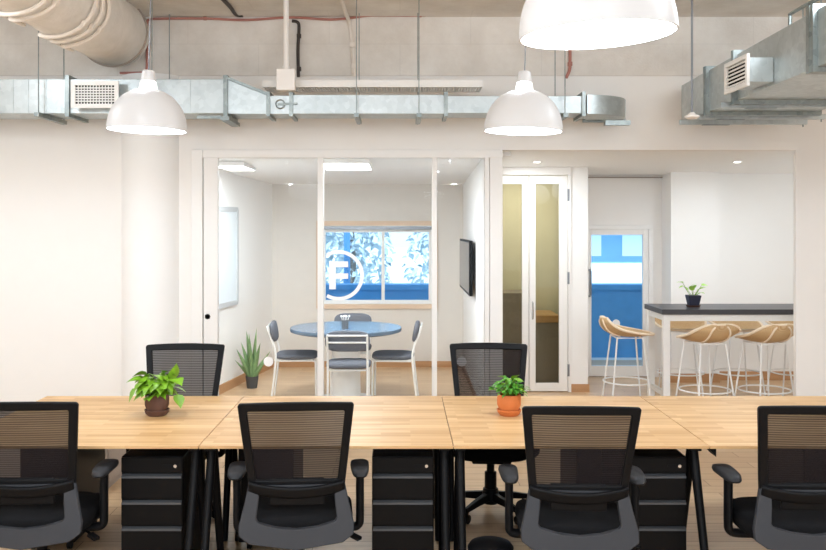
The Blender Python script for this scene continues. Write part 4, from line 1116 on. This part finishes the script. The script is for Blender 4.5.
for i, (x, y, hgt, sp, lab) in enumerate([(-.98, 17.0, 4.0, .85, 'washed-out tree outside the left half of the meeting room window'), (.95, 17.0, 4.4, .85, 'washed-out tree outside the middle of the meeting room window'), (-5.0, 19.5, 4.6, 1.7, 'washed-out tree outside, furthest left behind the meeting room window')]):
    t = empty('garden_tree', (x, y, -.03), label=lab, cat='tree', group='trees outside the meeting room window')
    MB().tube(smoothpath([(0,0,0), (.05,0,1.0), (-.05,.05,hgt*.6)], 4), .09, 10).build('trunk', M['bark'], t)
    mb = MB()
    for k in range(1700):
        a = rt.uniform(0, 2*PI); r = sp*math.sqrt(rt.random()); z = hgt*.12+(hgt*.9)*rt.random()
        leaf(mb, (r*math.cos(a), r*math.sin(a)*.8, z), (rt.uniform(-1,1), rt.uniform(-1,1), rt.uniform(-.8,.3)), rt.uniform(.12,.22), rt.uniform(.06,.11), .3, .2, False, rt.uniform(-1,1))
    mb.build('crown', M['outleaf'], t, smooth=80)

# ================================================================== LIGHT
def light(kind, name, loc, energy, color=(1,1,1), rot=None, **kw):
    d = bpy.data.lights.new(name, kind); d.energy = energy; d.color = color
    for k, v in kw.items(): setattr(d, k, v)
    o = bpy.data.objects.new(name, d); C.objects.link(o); o.location = loc
    if rot: o.rotation_euler = rot
    return o
WARM = (.84, .92, 1)
for i, (x, y, z) in enumerate(lamp_pos):
    light('POINT', 'pendant_bulb_light', (x, y, z+.03), 20, WARM, shadow_soft_size=.05)
for i, (x, y, z) in enumerate(lamp_pos):
    light('POINT', 'pendant_collar_light', (x, y, z+.285), 13, WARM, shadow_soft_size=.05)
for x, y in ((-1.5, 2.4), (2.6, 4.75), (-3.4, 4.75), (-1.5, .1), (.6, .1), (2.6, 2.4)):       # unseen fill added: spots like further pendants, points to brighten the concrete
    light('SPOT', 'office_fill_spot', (x, y, 2.34), 46, WARM, shadow_soft_size=.18, spot_size=math.radians(179), spot_blend=.12)
    light('POINT', 'ceiling_fill', (x, y, 3.25), 38, WARM, shadow_soft_size=.15)
light('AREA', 'meeting_panel_light', (X(346, 8.5), 8.5, 2.33), 27, (.88, .95, 1), shape='RECTANGLE', size=.45, size_y=.9)
light('AREA', 'meeting_panel_light', (X(238, 8.7), 8.65, 2.33), 8, (.88, .95, 1), shape='RECTANGLE', size=.3, size_y=.7)  # added light for the panel that imitates a reflection
for px in (537, 737):
    light('AREA', 'downlight_beam', (X(px, 8.85), 8.85, alc_z(8.85)-.02), 9, (.88, .95, 1), shape='DISK', size=.12)
light('POINT', 'alcove_light', (5.3, 8.6, 1.5), 14, (.88, .95, 1), shadow_soft_size=.3)  # unseen lamp added at the right to brighten the alcove ceiling
light('AREA', 'booth_fill', (D(530), YD+.45, 2.36), 6, (1, .95, .85), shape='DISK', size=.3)  # unseen fill added so the made-up booth shows through its glass
light('SUN', 'sun', (0, 0, 12), 3.0, (1, .96, .9), rot=(math.radians(38), math.radians(8), 0), angle=.01)

wd = bpy.data.worlds.new('World'); bpy.context.scene.world = wd; wd.use_nodes = True
nt = wd.node_tree
bg = nt.nodes['Background']; bg.inputs['Color'].default_value = (.8, .9, 1, 1); bg.inputs['Strength'].default_value = 1.55

# ================================================================== CAMERA
cd = bpy.data.cameras.new('camera'); cam = bpy.data.objects.new('camera', cd); C.objects.link(cam)
cam.location = (0, 0, H); cam.rotation_euler = (PI/2, 0, 0)
cd.sensor_width = 36; cd.sensor_fit = 'HORIZONTAL'; cd.lens = 36*F/826
cd.shift_x = (413-VX)/826; cd.shift_y = (VY-275)/826
cd.clip_start = .05; cd.clip_end = 200
sc = bpy.context.scene; sc.camera = cam
sc.view_settings.view_transform = 'Standard'; sc.view_settings.look = 'None'
sc.view_settings.gamma = 1; sc.view_settings.use_curve_mapping = False
sc.view_settings.exposure = 0.40
sc.cycles.use_denoising = True
sc.cycles.max_bounces = 10; sc.cycles.diffuse_bounces = 6; sc.cycles.transparent_max_bounces = 16
sc.cycles.sample_clamp_indirect = 6
